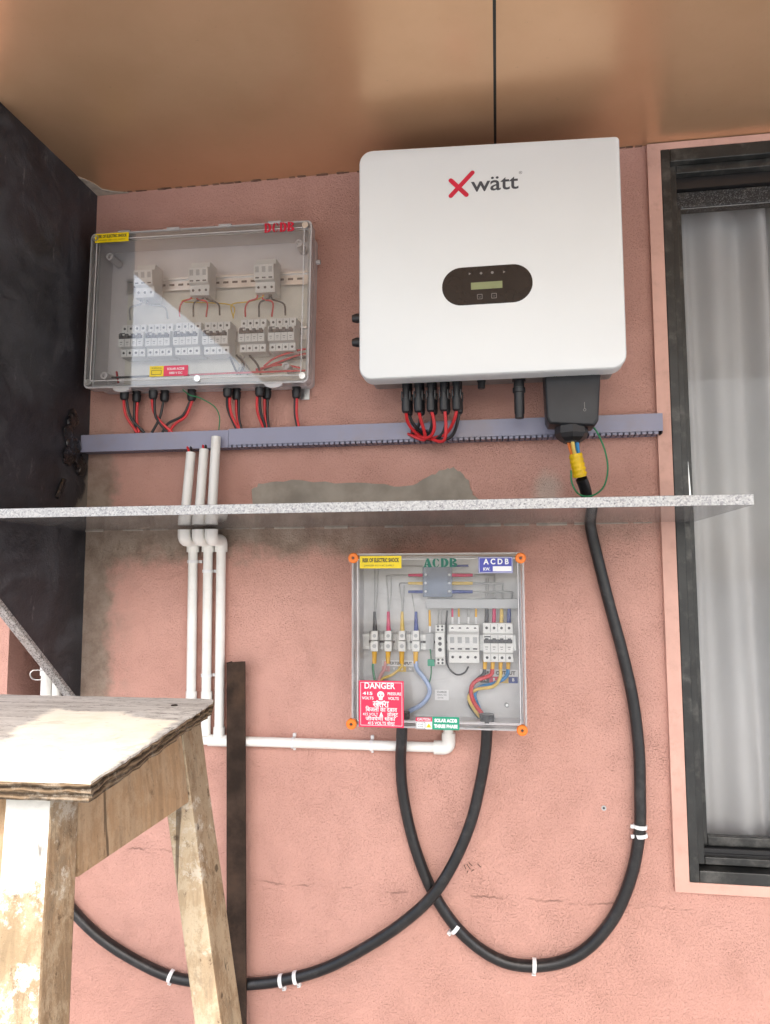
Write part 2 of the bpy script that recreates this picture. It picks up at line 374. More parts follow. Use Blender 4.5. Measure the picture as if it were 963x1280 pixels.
def plyedge():
    t = NT('plywood_edge'); X, Y, Z = t.xyz()
    w_ = t.n('ShaderNodeTexWave', bands_direction='Z'); w_.inputs['Scale'].default_value = 60; w_.inputs['Distortion'].default_value = 2.5; w_.inputs['Detail'].default_value = 4
    t.l(t.co, w_.inputs['Vector'])
    c = t.mix(w_.outputs['Fac'], (.05, .033, .02), (.24, .165, .10))
    c = t.mix(t.math('MULTIPLY', t.smooth(t.noise(45, 8, .8), .5, .7), .7), c, (.45, .39, .31))
    nm = t.bump(w_.outputs['Fac'], .8, .003, t.bump(t.noise(120, 6, .8), .7, .003))
    return t.done(t.bsdf(c, .85, 0, nm, .2))

MAT = {}
MAT['wall'] = wall_mat()
MAT['pinktrim'] = plain('pink_smooth_paint', (.66, .395, .32), .7, 0, .08, 9, .35, 60, .3, (.40, .23, .17), 22, .4)
MAT['cement'] = plain('cement_patch', (.30, .265, .22), .85, 0, .18, 12, .5, 110, .2, (.20, .17, .14), 7, .5)
MAT['black'] = blackwall(); MAT['bronze'] = bronze()
MAT['granite'] = granite('white_speckled_granite', [(0, (.17, .17, .175)), (.12, (.30, .30, .31)), (.28, (.40, .40, .40)), (.5, (.46, .46, .455)), (.7, (.53, .53, .52))], 360, .2)
MAT['granitedark'] = granite('grey_granite', [(0, (.06, .06, .06)), (.25, (.2, .2, .2)), (.45, (.33, .33, .32)), (.65, (.42, .42, .41))], 380, .3)
MAT['seam'] = plain('black_sealant', (.012, .012, .013), .5)
MAT['inv'] = plain('off_white_powder_coat', (.79, .81, .80), .36, 0, .015, 3, .05, 500, .5)
MAT['invgrey'] = plain('grey_cast_aluminium', (.36, .36, .35), .5, .6, .1)
MAT['blk'] = plain('black_plastic', (.018, .018, .02), .42, 0, .2, 40, .15, 300)
MAT['blkbox'] = plain('charcoal_plastic', (.018, .019, .022), .45, 0, .1, 30, .2, 500)
MAT['gloss'] = plain('glossy_black_panel', (.016, .014, .013), .16, 0, .05)
MAT['lcd'] = plain('green_lcd', (.25, .28, .14), .3, 0, .05)
MAT['icon'] = plain('grey_print', (.22, .21, .2), .5); MAT['logogrey'] = plain('dark_grey_print', (.06, .065, .075), .5)
MAT['red'] = plain('red_print', (.60, .02, .05), .45); MAT['crim'] = plain('crimson_print', (.50, .005, .03), .45)
MAT['greenp'] = plain('green_print', (.0, .13, .085), .55)
MAT['yellow'] = plain('yellow_sticker', (.80, .60, .0), .4, 0, .05); MAT['blackp'] = plain('black_print', (.03, .03, .02), .5)
MAT['blue'] = plain('blue_sticker', (.05, .06, .36), .4, 0, .05); MAT['white'] = plain('white_print', (.82, .82, .82), .5, 0, .03)
MAT['dangerred'] = plain('red_sticker', (.68, .025, .085), .4, 0, .05); MAT['greens'] = plain('green_sticker', (.0, .30, .17), .4, 0, .05)
MAT['abs'] = plain('grey_abs_base', (.72, .69, .69), .45, 0, .05, 8, .1, 400, .5)
MAT['clear'] = clear('clear_polycarbonate', .025, (.995, .995, .995), hazecol=(.86, .85, .86), ior=1.6)
MAT['clear2'] = clear('clear_polycarbonate_painted_sheen', .012, (.995, .995, .995), hazecol=(.86, .86, .86), streak=.07, ior=1.42)
MAT['rim'] = clear('frosted_polycarbonate_rim', .5, (.93, .93, .93), .12, (.84, .82, .82))
MAT['plate'] = plain('beige_grey_plate', (.70, .685, .61), .5, .1, .05); MAT['plategrey'] = plain('grey_plate', (.55, .55, .545), .4, .2, .05)
MAT['zinc'] = plain('zinc_steel', (.62, .63, .62), .3, .9, .1); MAT['bkw'] = plain('breaker_white', (.80, .80, .77), .42, 0, .03)
MAT['bkg'] = plain('breaker_grey', (.45, .46, .46), .45, 0, .05); MAT['dark'] = plain('dark_toggle', (.035, .035, .04), .4)
MAT['duct'] = plain('lavender_grey_pvc', (.262, .265, .36), .45, 0, .05, 6, .1, 200, .5, (.30, .22, .15), 5, .35)
MAT['pvc'] = plain('white_pvc', (.80, .79, .75), .33, 0, .04, 8, 0, 1, .5, (.6, .54, .46), 14, .3)
MAT['clip'] = plain('white_clip', (.78, .78, .78), .4)
MAT['cable'] = plain('black_cable_sheath', (.008, .008, .009), .36, 0, .3, 30, .3, 220, .5, (.13, .12, .115), 22, .22)
for k, c in dict(wred=(.62, .03, .035), wblk=(.015, .015, .016), wyel=(.72, .48, .03), wblu=(.02, .22, .52), wgrn=(.01, .20, .07), wgry=(.38, .38, .37),
                 sred=(.6, .04, .13), syel=(.74, .52, .12), sblu=(.06, .09, .30), sblk=(.04, .04, .045), samb=(.78, .42, .01), lblu=(.35, .45, .68), lpnk=(.68, .36, .36), tape=(.80, .52, .0)).items():
    MAT[k] = plain('insulation_'+k, c, .42, 0, .1, 60)
MAT['orange'] = plain('orange_plastic', (.85, .20, .015), .4, 0, .06)
MAT['steel'] = plain('rusty_dark_steel', (.040, .026, .019), .85, 0, .4, 18, .6, 120, .15, (.075, .042, .025), 9, .6)
MAT['alum'] = plain('black_weathered_aluminium', (.022, .023, .022), .4, .2, .3, 20, .25, 150, .5, (.17, .165, .15), 16, .45)
MAT['track'] = plain('black_track', (.008, .008, .009), .4)
MAT['flock'] = granite('dusty_black_pelmet', [(0, (.01, .01, .01)), (.55, (.03, .03, .03)), (.75, (.10, .10, .10)), (.9, (.2, .2, .2))], 500, .6)
MAT['glass'] = clear('window_glass', .006, (.95, .95, .95), .005, ior=1.22)
MAT['curtain'] = plain('grey_white_curtain', (.60, .60, .595), .85, 0, .04, 5, .3, 700, .2)
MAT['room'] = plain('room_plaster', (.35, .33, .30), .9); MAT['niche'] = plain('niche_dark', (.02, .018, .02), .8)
MAT['ground'] = plain('terrace_concrete', (.50, .505, .50), .85, 0, .15, 2, .4, 60, .3, (.27, .25, .22), 1.3, .5)
MAT['leg'] = wood('cream_painted_wood', (.52, .39, .25), (.12, .07, .04), (.58, .48, .34), .7, 9, .85, (.66, .60, .50), 9)
MAT['legwhite'] = wood('peeling_white_wood', (.36, .26, .155), (.13, .08, .045), (.45, .36, .24), .75, 9, .9, (.70, .68, .62), -.27)
MAT['legside'] = wood('dark_brown_wood', (.30, .20, .115), (.075, .045, .025), (.42, .33, .22), .6, 9, .95, (.58, .52, .43), 9)
MAT['apron'] = wood('tan_painted_board', (.50, .325, .18), (.11, .065, .035), (.54, .40, .26), .5, 9, .55)
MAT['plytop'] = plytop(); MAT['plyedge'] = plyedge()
MAT['tar'] = plain('black_tar', (.012, .011, .012), .28, 0, .2, 30, .6, 60)
MAT['mortar'] = plain('white_mortar', (.42, .37, .31), .9, 0, .2, 30, .8, 90, .2)
MAT['brownpink'] = plain('dirty_plaster', (.22, .13, .09), .9, 0, .4, 60)
MAT['brownpost'] = plain('brown_timber', (.055, .03, .02), .8, 0, .3, 12)

# ================================================================== SETTING
ZC = 1.10; ZF = -1.25; XS = -1.117
mb = MB(); mb.add([(-400, -400, ZF), (400, -400, ZF), (400, 400, ZF), (-400, 400, ZF)], [(0, 1, 2, 3)])
solo('ground', None, None, mb, MAT['ground'], kind='structure')

WX0, WX1, WZ0, WZ1 = .4264, 1.70, -.70, 1.0795            # window opening
NX0, NX1 = -1.335, -1.117                                 # niche left of the black wall
T = Thing('house_wall', 'pink roughcast house wall carrying the electrical boxes', 'wall', (0, 0, ZF))
mb = MB()
mb.box(-2.6, NX0, 0, .22, ZF, 1.4); mb.box(NX0, NX1, 0, .22, .0, 1.4); mb.box(NX1, WX0, 0, .22, ZF, 1.4)
mb.box(WX0, WX1, 0, .22, ZF, WZ0); mb.box(WX0, WX1, 0, .22, WZ1, 1.4); mb.box(WX1, 3.2, 0, .22, ZF, 1.4)
T.part('plaster', mb, MAT['wall'])
# smooth painted band round the window
po = rrect(WX0-.033, WX1+.033, WZ0-.024, ZC-.002, .001, 1); pi = rrect(WX0-.0005, WX1+.0005, WZ0-.0005, WZ1+.0005, .0005, 1)
T.part('window_surround', MB().ring(po, pi, -.011, .02), MAT['pinktrim'], bevel=.003)
# grey cement patch above the shelf
pp = [(316, 612), (330, 604), (365, 601), (420, 603), (470, 606), (510, 607), (530, 600), (548, 590), (563, 585), (576, 590), (585, 602), (592, 618), (594, 642), (316, 642)]
pw = [W(a, b) for a, b in pp]; pw = catmull([(p.x, 0, p.z) for p in pw], 4)
rnd = random.Random(3)
T.part('cement_patch', MB().prism([(p.x+rnd.uniform(-.0035, .0035), p.z+rnd.uniform(-.0035, .0035)) for p in pw], -.003, .002), MAT['cement'])

# niche behind the stair edge
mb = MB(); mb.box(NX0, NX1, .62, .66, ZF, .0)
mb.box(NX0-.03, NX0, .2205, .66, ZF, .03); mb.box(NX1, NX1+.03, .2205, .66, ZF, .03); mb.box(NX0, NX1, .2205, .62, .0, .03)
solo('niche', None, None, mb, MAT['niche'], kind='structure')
px_ = W(43, 840, -.15).x
solo('timber_post', 'dark brown timber post inside the black opening at left', 'post', MB().box(px_-.009, px_+.009, .13, .17, ZF, -.005), MAT['brownpost'], loc=(px_, .15, ZF))
for i, (px, r, lab) in enumerate([(59, .0155, 'thicker white pipe standing in the dark opening below the slanting edge'), (72, .0125, 'thinner white pipe right beside the slanting grey edge at left')]):
    P = W(px, 845, -.03)
    mb = MB().tube([(P.x, P.y, ZF), (P.x, P.y, -.02)], r, 14, smooth=0)
    t = Thing('drain_pipe', lab, 'pipe', (P.x, P.y, ZF), group='white pipes in the opening'); t.part('pipe', mb, MAT['pvc'], smooth=True)
    t.part('collar', MB().lathe((P.x, P.y, -.262), (0, 0, 1), [(0, r+.003), (.024, r+.003)], 14), MAT['pvc'], smooth=True)
pts = [W(54, 838, .02), W(42, 838, .03), W(38, 843, .035), W(42, 849, .03), W(54, 850, .02)]
solo('wire_hook', 'small bent metal loop beside the white pipes at left', 'hook', MB().tube(pts, .0016, 8), MAT['zinc'], smooth=True)

# black side wall ending in a slant
YE = -.42
poly = [(YE, ZC), (0, ZC), (0, -.325), (YE, .028)]
T = Thing('side_wall', 'black painted side wall at left with a slanting lower edge', 'wall', (XS-.012, YE/2, 0))
T.part('render_coat', MB().prism(poly, XS-.024, XS, 'yz'), MAT['black'])
# slanting granite edge strip under it
a = Vector((0, YE-.01, .036)); b = Vector((0, -.004, -.3215)); dr = (b-a).normalized(); nn = Vector((0, dr.z, -dr.y))
if nn.z > 0: nn = -nn
cx = XS-.012
mb = MB(); c0 = (a+b)/2+nn*.0058; mb.obox((cx, c0.y, c0.z), (.0125, 0, 0), dr*((b-a).length/2), nn*.0055)
solo('granite_edge_strip', 'grey granite strip slanting along the bottom of the black wall', 'stone strip', mb, MAT['granitedark'], bevel=.0015, loc=(cx, c0.y, c0.z))
# tar blob and smear on the black wall
rnd = random.Random(11)
def blob(mb, c, r, n, axis=(1, 0, 0)):
    for _ in range(n):
        p = Vector(c)+Vector((rnd.uniform(0, .006), rnd.uniform(-1, 1)*r*.5, rnd.uniform(-1, 1)*r))
        bm = bmesh.new(); bmesh.ops.create_icosphere(bm, subdivisions=2, radius=1)
        s_ = Vector((rnd.uniform(.002, .005), rnd.uniform(.012, .024), rnd.uniform(.012, .024)))
        q = Matrix.Rotation(rnd.uniform(-.7, .7), 3, 'X')
        vs = [p+q @ Vector((v.co.x*s_.x, v.co.y*s_.y, v.co.z*s_.z))*(1+rnd.uniform(-.18, .18)) for v in bm.verts]
        mb.add(vs, [[v.index for v in f.verts] for f in bm.faces]); bm.free()
def side(px, py):
    d = _r2*(px-481.5)+_u2*(640-py)+_d*FPX; return CAMP+d*((XS-CAMP.x)/d.x)
mb = MB(); 
for (px, py, r, n) in ((90, 525, .014, 5), (86, 545, .02, 7), (92, 565, .024, 10), (99, 580, .018, 6), (84, 570, .014, 4)): blob(mb, side(px, py), r, n)
mb.tube([side(90, 530), side(86, 521), side(90, 515), side(95, 519)], .003, 6)
solo('tar_lump', 'glossy black tar lump smeared on the side wall at the duct end', 'tar', mb, MAT['tar'], smooth=True, loc=side(92, 560))
mb = MB().obox(side(74, 612), (.003, 0, 0), Vector((0, .010, .012)), Vector((0, .003, -.002)))
mb = MB().tube([side(70, 622)+Vector((.002, 0, 0)), side(74, 611)+Vector((.004, 0, 0)), side(79, 600)+Vector((.002, 0, 0))], [.006, .008], 8)
solo('tar_streak', 'short black tar streak on bare cement just above the shelf', 'tar', mb, MAT['tar'], smooth=True)

# canopy soffit panels
T = Thing('canopy', 'bronze metal panel ceiling with a dark seam overhead', 'canopy', (0, -1.2, ZC))
YF = -2.25; XM = .0127
T.part('panel', MB().box(-1.28, XM-.0032, YF, -.0005, ZC, ZC+.004), MAT['bronze'])
T.part('panel', MB().box(XM+.0032, 3.2, YF, -.0005, ZC, ZC+.004), MAT['bronze'])
T.part('seam', MB().box(XM-.0032, XM+.0032, YF, -.0005, ZC+.0015, ZC+.004), MAT['seam'])
T.part('roof_slab', MB().box(-1.28, 3.2, YF, -.0005, ZC+.0042, ZC+.16), MAT['cement'])
rnd = random.Random(5); pl = [(-1.116, -.001), (-1.02, -.001), (-1.06, -.014), (-1.085, -.03), (-1.092, -.06), (-1.105, -.085), (-1.116, -.10)]
T.part('mortar_smear', MB().prism(pl, ZC-.003, ZC-.0002, 'xy'), MAT['mortar'])
mb = MB()
for i in range(60):
    x = -1.1+i*.0275+rnd.uniform(-.012, .012); h = rnd.uniform(.0006, .0022)
    if x < .38: mb.box(x-rnd.uniform(.004, .016), x+rnd.uniform(.004, .016), -.004-rnd.uniform(0, .004), .0, ZC-h, ZC-.0003)
T.part('sealant_crumbs', mb, MAT['brownpink'])

# ================================================================== WINDOW
T = Thing('window', 'dark aluminium framed window at right with grime on the frame', 'window', ((WX0+WX1)/2, 0, WZ0))
def frame(name, x0, x1, z0, z1, w_, y0, y1, mat, wh, bev=.002):
    for nm, b in ((name+'_jamb', (x0, x0+w_, z0, z1)), (name+'_jamb', (x1-w_, x1, z0, z1)), (name+'_head', (x0+w_, x1-w_, z1-wh, z1)), (name+'_sill', (x0+w_, x1-w_, z0, z0+wh*.8))):
        T.part(nm, MB().box(b[0]+.0002, b[1]-.0002, y0, y1, b[2]+.0002, b[3]-.0002), mat, bevel=bev)
frame('frame', WX0, WX1, WZ0, WZ1, .022, -.012, .10, MAT['alum'], .034)
frame('inner_frame', WX0+.022, WX1-.022, WZ0+.034, WZ1-.034, .018, .008, .095, MAT['alum'], .022)
WI = .0402
T.part('track', MB().box(WX0+WI, WX1-WI, .02, .09, WZ0+.047, WZ0+.056), MAT['track'])
for y in (.026, .052, .078): T.part('track_rib', MB().box(WX0+WI, WX1-WI, y-.003, y+.003, WZ0+.0562, WZ0+.066), MAT['track'])
T.part('track_head', MB().box(WX0+WI, WX1-WI, .03, .09, WZ1-.086, WZ1-.057), MAT['track'])
T.part('pelmet', MB().box(WX0+WI, WX1-WI, .045, .085, WZ1-.128, WZ1-.0863), MAT['flock'], bevel=.003)
T.part('sash_stile', MB().box(WX0+WI, WX0+WI+.016, .040, .062, WZ0+.0663, WZ1-.1283), MAT['alum'], bevel=.002)
T.part('sash_rail', MB().box(WX0+WI+.0163, WX1-WI, .040, .062, WZ0+.0663, WZ0+.088), MAT['alum'], bevel=.002)
T.part('glass_pane', MB().box(WX0+WI+.0155, WX1-WI-.001, .050, .054, WZ0+.0875, WZ1-.1285), MAT['glass'])
T.part('latch', MB().obox(W(860, 600, -.035), (.004, 0, .001), (0, .004, 0), (-.002, 0, .045)), MAT['zinc'], bevel=.001)
# room
mb = MB(); mb.box(.1, 2.0, 1.8, 1.84, ZF, 1.4); mb.box(.06, .1, .2205, 1.8, ZF, 1.4); mb.box(2.0, 2.04, .2205, 1.8, ZF, 1.4); mb.box(.1, 2.0, .2205, 1.8, 1.36, 1.4); mb.box(.1, 2.0, .2205, 1.8, ZF, ZF+.03)
solo('room', None, None, mb, MAT['room'], kind='structure')
# curtain
NX, NZ = 300, 26; x0, x1 = .44, 1.62; vs = []; fs = []
for j in range(NZ+1):
    v = j/NZ; z = WZ0+.03+v*(1.062-(WZ0+.03))
    for i in range(NX+1):
        u = i/NX; x = x0+u*(x1-x0)
        ph = u*2*math.pi*13+1.1*math.sin(u*17+1)+.35*math.sin(v*2.3+u*5)+.25*math.sin(v*5+u*31)
        amp = .044*(.75+.4*math.sin(u*23+2))*(.8+.35*(1-v))
        y = .175+amp*math.sin(ph)+.006*math.sin(2*ph+1.3)+.004*math.sin(u*60+v*2)
        vs.append((x+.10*(1-v)*(u-.1)+.008*math.cos(ph), y+.01, z-(.012*(1-math.cos(ph))*.8 if j == NZ else 0)))
for j in range(NZ):
    for i in range(NX): a = j*(NX+1)+i; fs.append((a, a+1, a+NX+2, a+NX+1))
mb = MB().add(vs, fs)
cu = solo('curtain', 'light grey pleated curtain hanging behind the window glass', 'curtain', mb, MAT['curtain'], smooth=80)
md = cu.modifiers.new('thick', 'SOLIDIFY'); md.thickness = .0015

# ================================================================== GRANITE SHELF
SZ0, SZ1 = .1343, .1548
mb = MB().prism([(XS, -.42), (.472, -.42), (.472, -.0145), (.385, -.0145), (.385, -.0005), (XS, -.0005)], SZ0, SZ1, 'xy')
T = Thing('granite_shelf', 'speckled grey white granite shelf slab across the wall', 'shelf', (-.3, -.2, SZ0))
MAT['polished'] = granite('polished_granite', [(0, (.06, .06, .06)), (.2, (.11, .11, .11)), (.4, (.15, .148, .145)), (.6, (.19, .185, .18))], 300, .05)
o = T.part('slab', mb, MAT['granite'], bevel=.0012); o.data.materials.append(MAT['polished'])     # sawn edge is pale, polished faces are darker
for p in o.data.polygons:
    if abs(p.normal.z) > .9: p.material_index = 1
rnd = random.Random(9); mb = MB()
x = XS
while x < .37:
    l = rnd.uniform(.02, .09); 
    if rnd.random() < .75: mb.box(x, min(.38, x+l), -.0012-rnd.uniform(.001, .006), -.0005, SZ0-rnd.uniform(.001, .004), SZ0-.0002)
    x += l+rnd.uniform(.0, .03)
T.part('mortar_joint', mb, MAT['mortar'])

# ================================================================== BREAKERS AND SURGE ARRESTERS (shared meshes)
def profx(mb, prof, x0, x1):
    n = len(prof); vs = [(x0, a, b) for a, b in prof]+[(x1, a, b) for a, b in prof]
    return mb.add(vs, [list(range(n)), list(range(2*n-1, n-1, -1))]+[(i, i+n, (i+1) % n+n, (i+1) % n) for i in range(n)])
def breaker_meshes(w_=.0705, h=.088, poles=4):
    k = h/.088; P = [(0, -.044), (-.044, -.044), (-.045, -.024), (-.060, -.0215), (-.060, .0185), (-.045, .021), (-.044, .044), (0, .044)]
    mb = MB()
    profx(mb, [(y, z*k) for y, z in P], -w_/2, w_/2)
    body = mb.mesh('breaker_body', mat=MAT['bkw'], bevel=.0006, seg=1)
    mb = MB(); mb.box(-w_/2+.002, w_/2-.002, -.0625, -.0602, .000, .0085)
    for i in range(poles):
        c = -w_/2+w_/poles*(i+.5); mb.box(c-.004, c+.004, -.068, -.0626, .002, .0115)
    tog = mb.mesh('toggle', mat=MAT['dark'], bevel=.0005, seg=1)
    mb = MB()
    for i in range(poles):
        c = -w_/2+w_/poles*(i+.5)
        for z in (-.034, .033): mb.lathe((c, -.0435, z*k), (0, -1, 0), [(0, .0034), (.0022, .0034)], 10)
    scr = mb.mesh('terminal_screw', mat=MAT['dark'])
    mb = MB()
    for i in range(poles):
        c = -w_/2+w_/poles*(i+.5); mb.box(c-.004, c+.003, -.0604, -.0601, -.010, -.0085); mb.box(c-.003, c+.002, -.0604, -.0601, -.015, -.0140)
        if i: c -= w_/poles/2; mb.box(c-.0004, c+.0004, -.0604, -.0601, -.021, .018); mb.box(c-.0004, c+.0004, -.0455, -.0451, -.042*k, -.026*k); mb.box(c-.0004, c+.0004, -.0455, -.0451, .024*k, .042*k)
    mb.box(-w_/2+.003, -w_/2+.017, -.0604, -.0601, .0135, .0165)
    prn = mb.mesh('printed_marks', mat=MAT['logogrey'])
    return body, tog, scr, prn
BRK = breaker_meshes(); BRK1 = breaker_meshes(.0705, .092)
def arrester_meshes(w_=.054, poles=3):
    P = [(0, -.046), (-.046, -.046), (-.046, -.018), (-.058, -.016), (-.064, .024), (-.048, .030), (-.044, .046), (0, .046)]
    mb = MB()
    profx(mb, P, -w_/2, w_/2)
    body = mb.mesh('arrester_body', mat=MAT['bkw'], bevel=.0006, seg=1)
    mb = MB(); win = MB(); prn = MB()
    for i in range(poles):
        c = -w_/2+w_/poles*(i+.5); mb.lathe((c, -.0455, -.032), (0, -1, 0), [(0, .0034), (.0018, .0034)], 10)
        win.box(c-.005, c+.005, -.0598, -.0585, -.0125, -.009)
        prn.add([(c-.005, -.0645+.0008, .018), (c+.005, -.0645+.0008, .018), (c+.005, -.0614, .003), (c-.005, -.0614, .003)], [(0, 1, 2, 3)])
    return body, mb.mesh('terminal_screw', mat=MAT['dark']), win.mesh('status_window', mat=MAT['dark']), prn.mesh('printed_marks', mat=MAT['bkg'])
ARR3 = arrester_meshes()
def put(T, name, meshes, subs, pos, label=None):
    o = T.use(name, meshes[0], pos)
    if label: o['label'] = label
    for nm, me in zip(subs, meshes[1:]): link(nm, me, o)
    return o
def sticker(T, name, x0, x1, z0, z1, y, mat, r=.001, parent=None, th=.0004, label=None):
    return T.part(name, MB().prism(rrect(x0, x1, z0, z1, r, 2), y-th, y), mat, parent, label=label)

# ================================================================== DC DISTRIBUTION BOX
T = Thing('distribution_box', 'wide clear lidded DC distribution box lettered DCDB, upper left of the wall', 'junction box', (-.768, 0, .714), (0, math.radians(1.0), 0), group='clear lidded distribution boxes')
hw, hh = .307, .2135
T.part('base', MB().ring(rrect(-hw+.008, hw-.008, -hh+.008, hh-.008, .014), rrect(-hw+.012, hw-.012, -hh+.012, hh-.012, .011), -.072, -.0045).prism(rrect(-hw+.0085, hw-.0085, -hh+.0085, hh-.0085, .014), -.0045, -.001), MAT['abs'], local=True, smooth=30)
# lid outline with small dips at the screws
def lidpoly(ins): return rrect(-hw+ins, hw-ins, -hh+ins, hh-ins, .013-ins*.4, 5)
T.part('lid', MB().prism(lidpoly(.004), -.100, -.097), MAT['clear'], local=True)
T.part('lid_rim', MB().ring(lidpoly(0), lidpoly(.005), -.0985, -.0635), MAT['rim'], local=True, smooth=30)
T.part('lid_ridge', MB().ring(lidpoly(.018), lidpoly(.0205), -.1012, -.1001), MAT['rim'], local=True)
T.part('gasket', MB().ring(lidpoly(.009), lidpoly(.014), -.075, -.0722), MAT['bkg'], local=True)
for x in (-.215, -.075, .07, .205):
    T.part('hinge_lug', MB().box(x-.018, x+.018, -.096, -.070, hh+.0003, hh+.007), MAT['rim'], local=True, bevel=.002)
for x in (-.2, .215):
    T.part('closing_lug', MB().prism(arc(x, -hh-.0003, .024, .011, 180, 360, 8), -.098, -.088), MAT['rim'], local=True)
for x, z in ((-.293, -.198), (.292, -.197), (.29, .2), (-.292, .199), (.012, -.196)):
    T.part('lid_screw', MB().lathe((x, -.1002, z), (0, -1, 0), [(0, .0085), (.003, .0085), (.003, .0055), (.0015, .005)], 14), MAT['zinc'], local=True, smooth=True)
for x, z in ((-.272, .165), (.262, .172), (-.272, -.168), (.235, -.158)):
    T.part('standoff', MB().lathe((x, -.012, z), (0, -1, 0), [(0, .011), (.05, .010), (.05, .006), (.04, .005)], 14), MAT['abs'], local=True, smooth=True)
T.part('mounting_foot', MB().box(.262, .286, -.006, -.0005, -.234, -.204).lathe((.274, -.006, -.221), (0, -1, 0), [(0, .005), (.003, .004)], 10), MAT['zinc'], local=True, bevel=.0008)
T.part('mounting_foot', MB().lathe((.305, -.010, .14), (1, 0, 0), [(-.006, .007), (.004, .006)], 10), MAT['abs'], local=True)
pz = [(-.24, -.19), (.285, -.19), (.285, .118), (.065, .118), (.055, .108), (.035, .108), (.025, .118), (-.24, .118)]
T.part('mounting_plate', MB().prism(pz, -.012, -.0095), MAT['plate'], local=True)
def rail(T, x0, x1, zc, y, local=True):
    mb = MB(); mb.box(x0, x1, y-.006, y-.005, zc-.0125, zc+.0125); mb.box(x0, x1, y-.0125, y-.0055, zc+.0126, zc+.0137); mb.box(x0, x1, y-.0125, y-.0055, zc-.0137, zc-.0126)
    mb.box(x0, x1, y-.0135, y-.0125, zc+.0126, zc+.0185); mb.box(x0, x1, y-.0135, y-.0125, zc-.0185, zc-.0126)
    r = T.part('din_rail', mb, MAT['zinc'], local=local); sl = MB(); x = x0+.02
    while x < x1-.02: sl.box(x, x+.015, y-.0066, y-.0061, zc-.003, zc+.003); x += .026
    T.part('rail_slot', sl, MAT['dark'], r, local=local)
L = lambda px, py, off: T.inv @ W(px, py, off)
zr = L(295, 352, .02).z; rail(T, -.24, .285, zr, -.012)
zr2 = L(240, 422, .02).z; rail(T, -.24, .285, zr2, -.012)
for px, py in ((180.5, 350), (249, 347), (331, 343)):
    p = W(px, py, .075); p.y = -.022
    put(T, 'surge_arrester', ARR3, ('terminal_screw', 'status_window', 'printed_marks'), p)
for px, py in ((164.5, 424), (198, 423), (233, 421.5), (269.5, 420.5), (315, 417.5), (352, 416)):
    p = W(px, py, .078); p.y = -.022
    put(T, 'circuit_breaker', BRK, ('toggle', 'terminal_screw', 'printed_marks'), p)
def wire(T, pts, mat, r=.0024, name='wire', off=.05):
    P = [W(p[0], p[1], p[2] if len(p) > 2 else off) for p in pts]
    return T.part(name, MB().tube(P, r, 8), MAT[mat], smooth=True)
for bx in (249, 331):
    dx = bx-331
    wire(T, [(bx-9, 366), (bx-10, 373), (bx-20, 377), (bx-24, 385), (bx-24, 396)], 'wred')
    wire(T, [(bx-1, 366), (bx-2, 374), (bx+10, 378), (bx+9, 396)], 'wred')
    wire(T, [(bx+6, 366), (bx+5, 373), (bx-6, 379), (bx-7, 396)], 'wblk')
    wire(T, [(bx+8, 366), (bx+10, 374), (bx+24, 380), (bx+26, 394)], 'wblk')
    wire(T, [(bx, 366), (bx-4, 372), (bx-20, 377, .03), (290 if dx == 0 else 288, 381, .03), (292, 398, .03)], 'wyel', .0018)
wire(T, [(176, 372), (176, 380), (163, 385), (163, 400)], 'wgry'); wire(T, [(184, 372), (186, 380), (206, 384), (210, 398)], 'wgry')
for a in ([(388, 436, .04), (372, 438), (345, 447), (330, 458)], [(388, 441, .03), (370, 445, .03), (340, 456, .04), (318, 466)], [(376, 460, .03), (350, 456, .04), (320, 462)], [(388, 463, .06), (300, 466, .06), (230, 469, .06)]): wire(T, a, 'wred', .003)
for a in ([(388, 446, .03), (360, 450, .03), (330, 462, .03)], [(296, 444, .04), (305, 455), (300, 468)], [(230, 468, .05), (170, 471, .05), (140, 472, .05)], [(312, 444, .04), (322, 456), (326, 468)], [(286, 442, .03), (292, 456), (297, 468)]): wire(T, a, 'wblk', .003)
for a in ([(300, 444, .03), (312, 462, .04)], [(306, 446, .03), (296, 468, .04)], [(290, 446, .03), (310, 468, .04)]): wire(T, a, 'wgry', .0022)
wire(T, [(146, 465, .06), (148, 478, .03)], 'wred', .003)
# stickers
def lst(T, name, x0, x1, z0, z1, y, mat):
    return T.part(name, MB().prism(rrect(x0, x1, z0, z1, .001, 2), y-.0004, y), mat, local=True)
p0 = L(119, 304, .101)
s_ = lst(T, 'warning_sticker', p0.x, p0.x+.097, p0.z, p0.z+.025, -.1015, MAT['yellow'])
mb = MB(); text(mb, 'RISK OF ELECTRIC SHOCK', p0.x+.0485, -.1021, p0.z+.0165, .0110, bold=.0005, width=.086); text(mb, 'DANGER 1000 V DC SUPPLY', p0.x+.0485, -.1021, p0.z+.006, .0060, width=.078)
T.part('lettering', mb, MAT['blackp'], s_, local=True)
pL = L(331, 290, .101)
T.part('lettering', stenciled(MB(), 'DCDB', pL.x, pL.z-.003, -.1018, .082, .026), MAT['crim'], local=True)
a = L(187, 471, .101); b = L(205, 457.5, .101); c = L(235, 470, .101)
zb, zt = a.z, a.z+.028
s1 = lst(T, 'warning_sticker', a.x, b.x, zb, zt, -.1013, MAT['yellow'])
mb = MB(); xm = (a.x+b.x)/2; text(mb, 'WARNING', xm, -.1019, zt-.006, .006, width=.028); mb.ring(rrect(xm-.014, xm+.014, zb+.005, zt-.011, .001, 1), rrect(xm-.0128, xm+.0128, zb+.0062, zt-.0122, .0008, 1), -.1020, -.1019)
T.part('lettering', mb, MAT['blackp'], s1, local=True)
s2 = lst(T, 'warning_sticker', b.x+.0005, c.x, zb, zt, -.1013, MAT['dangerred'])
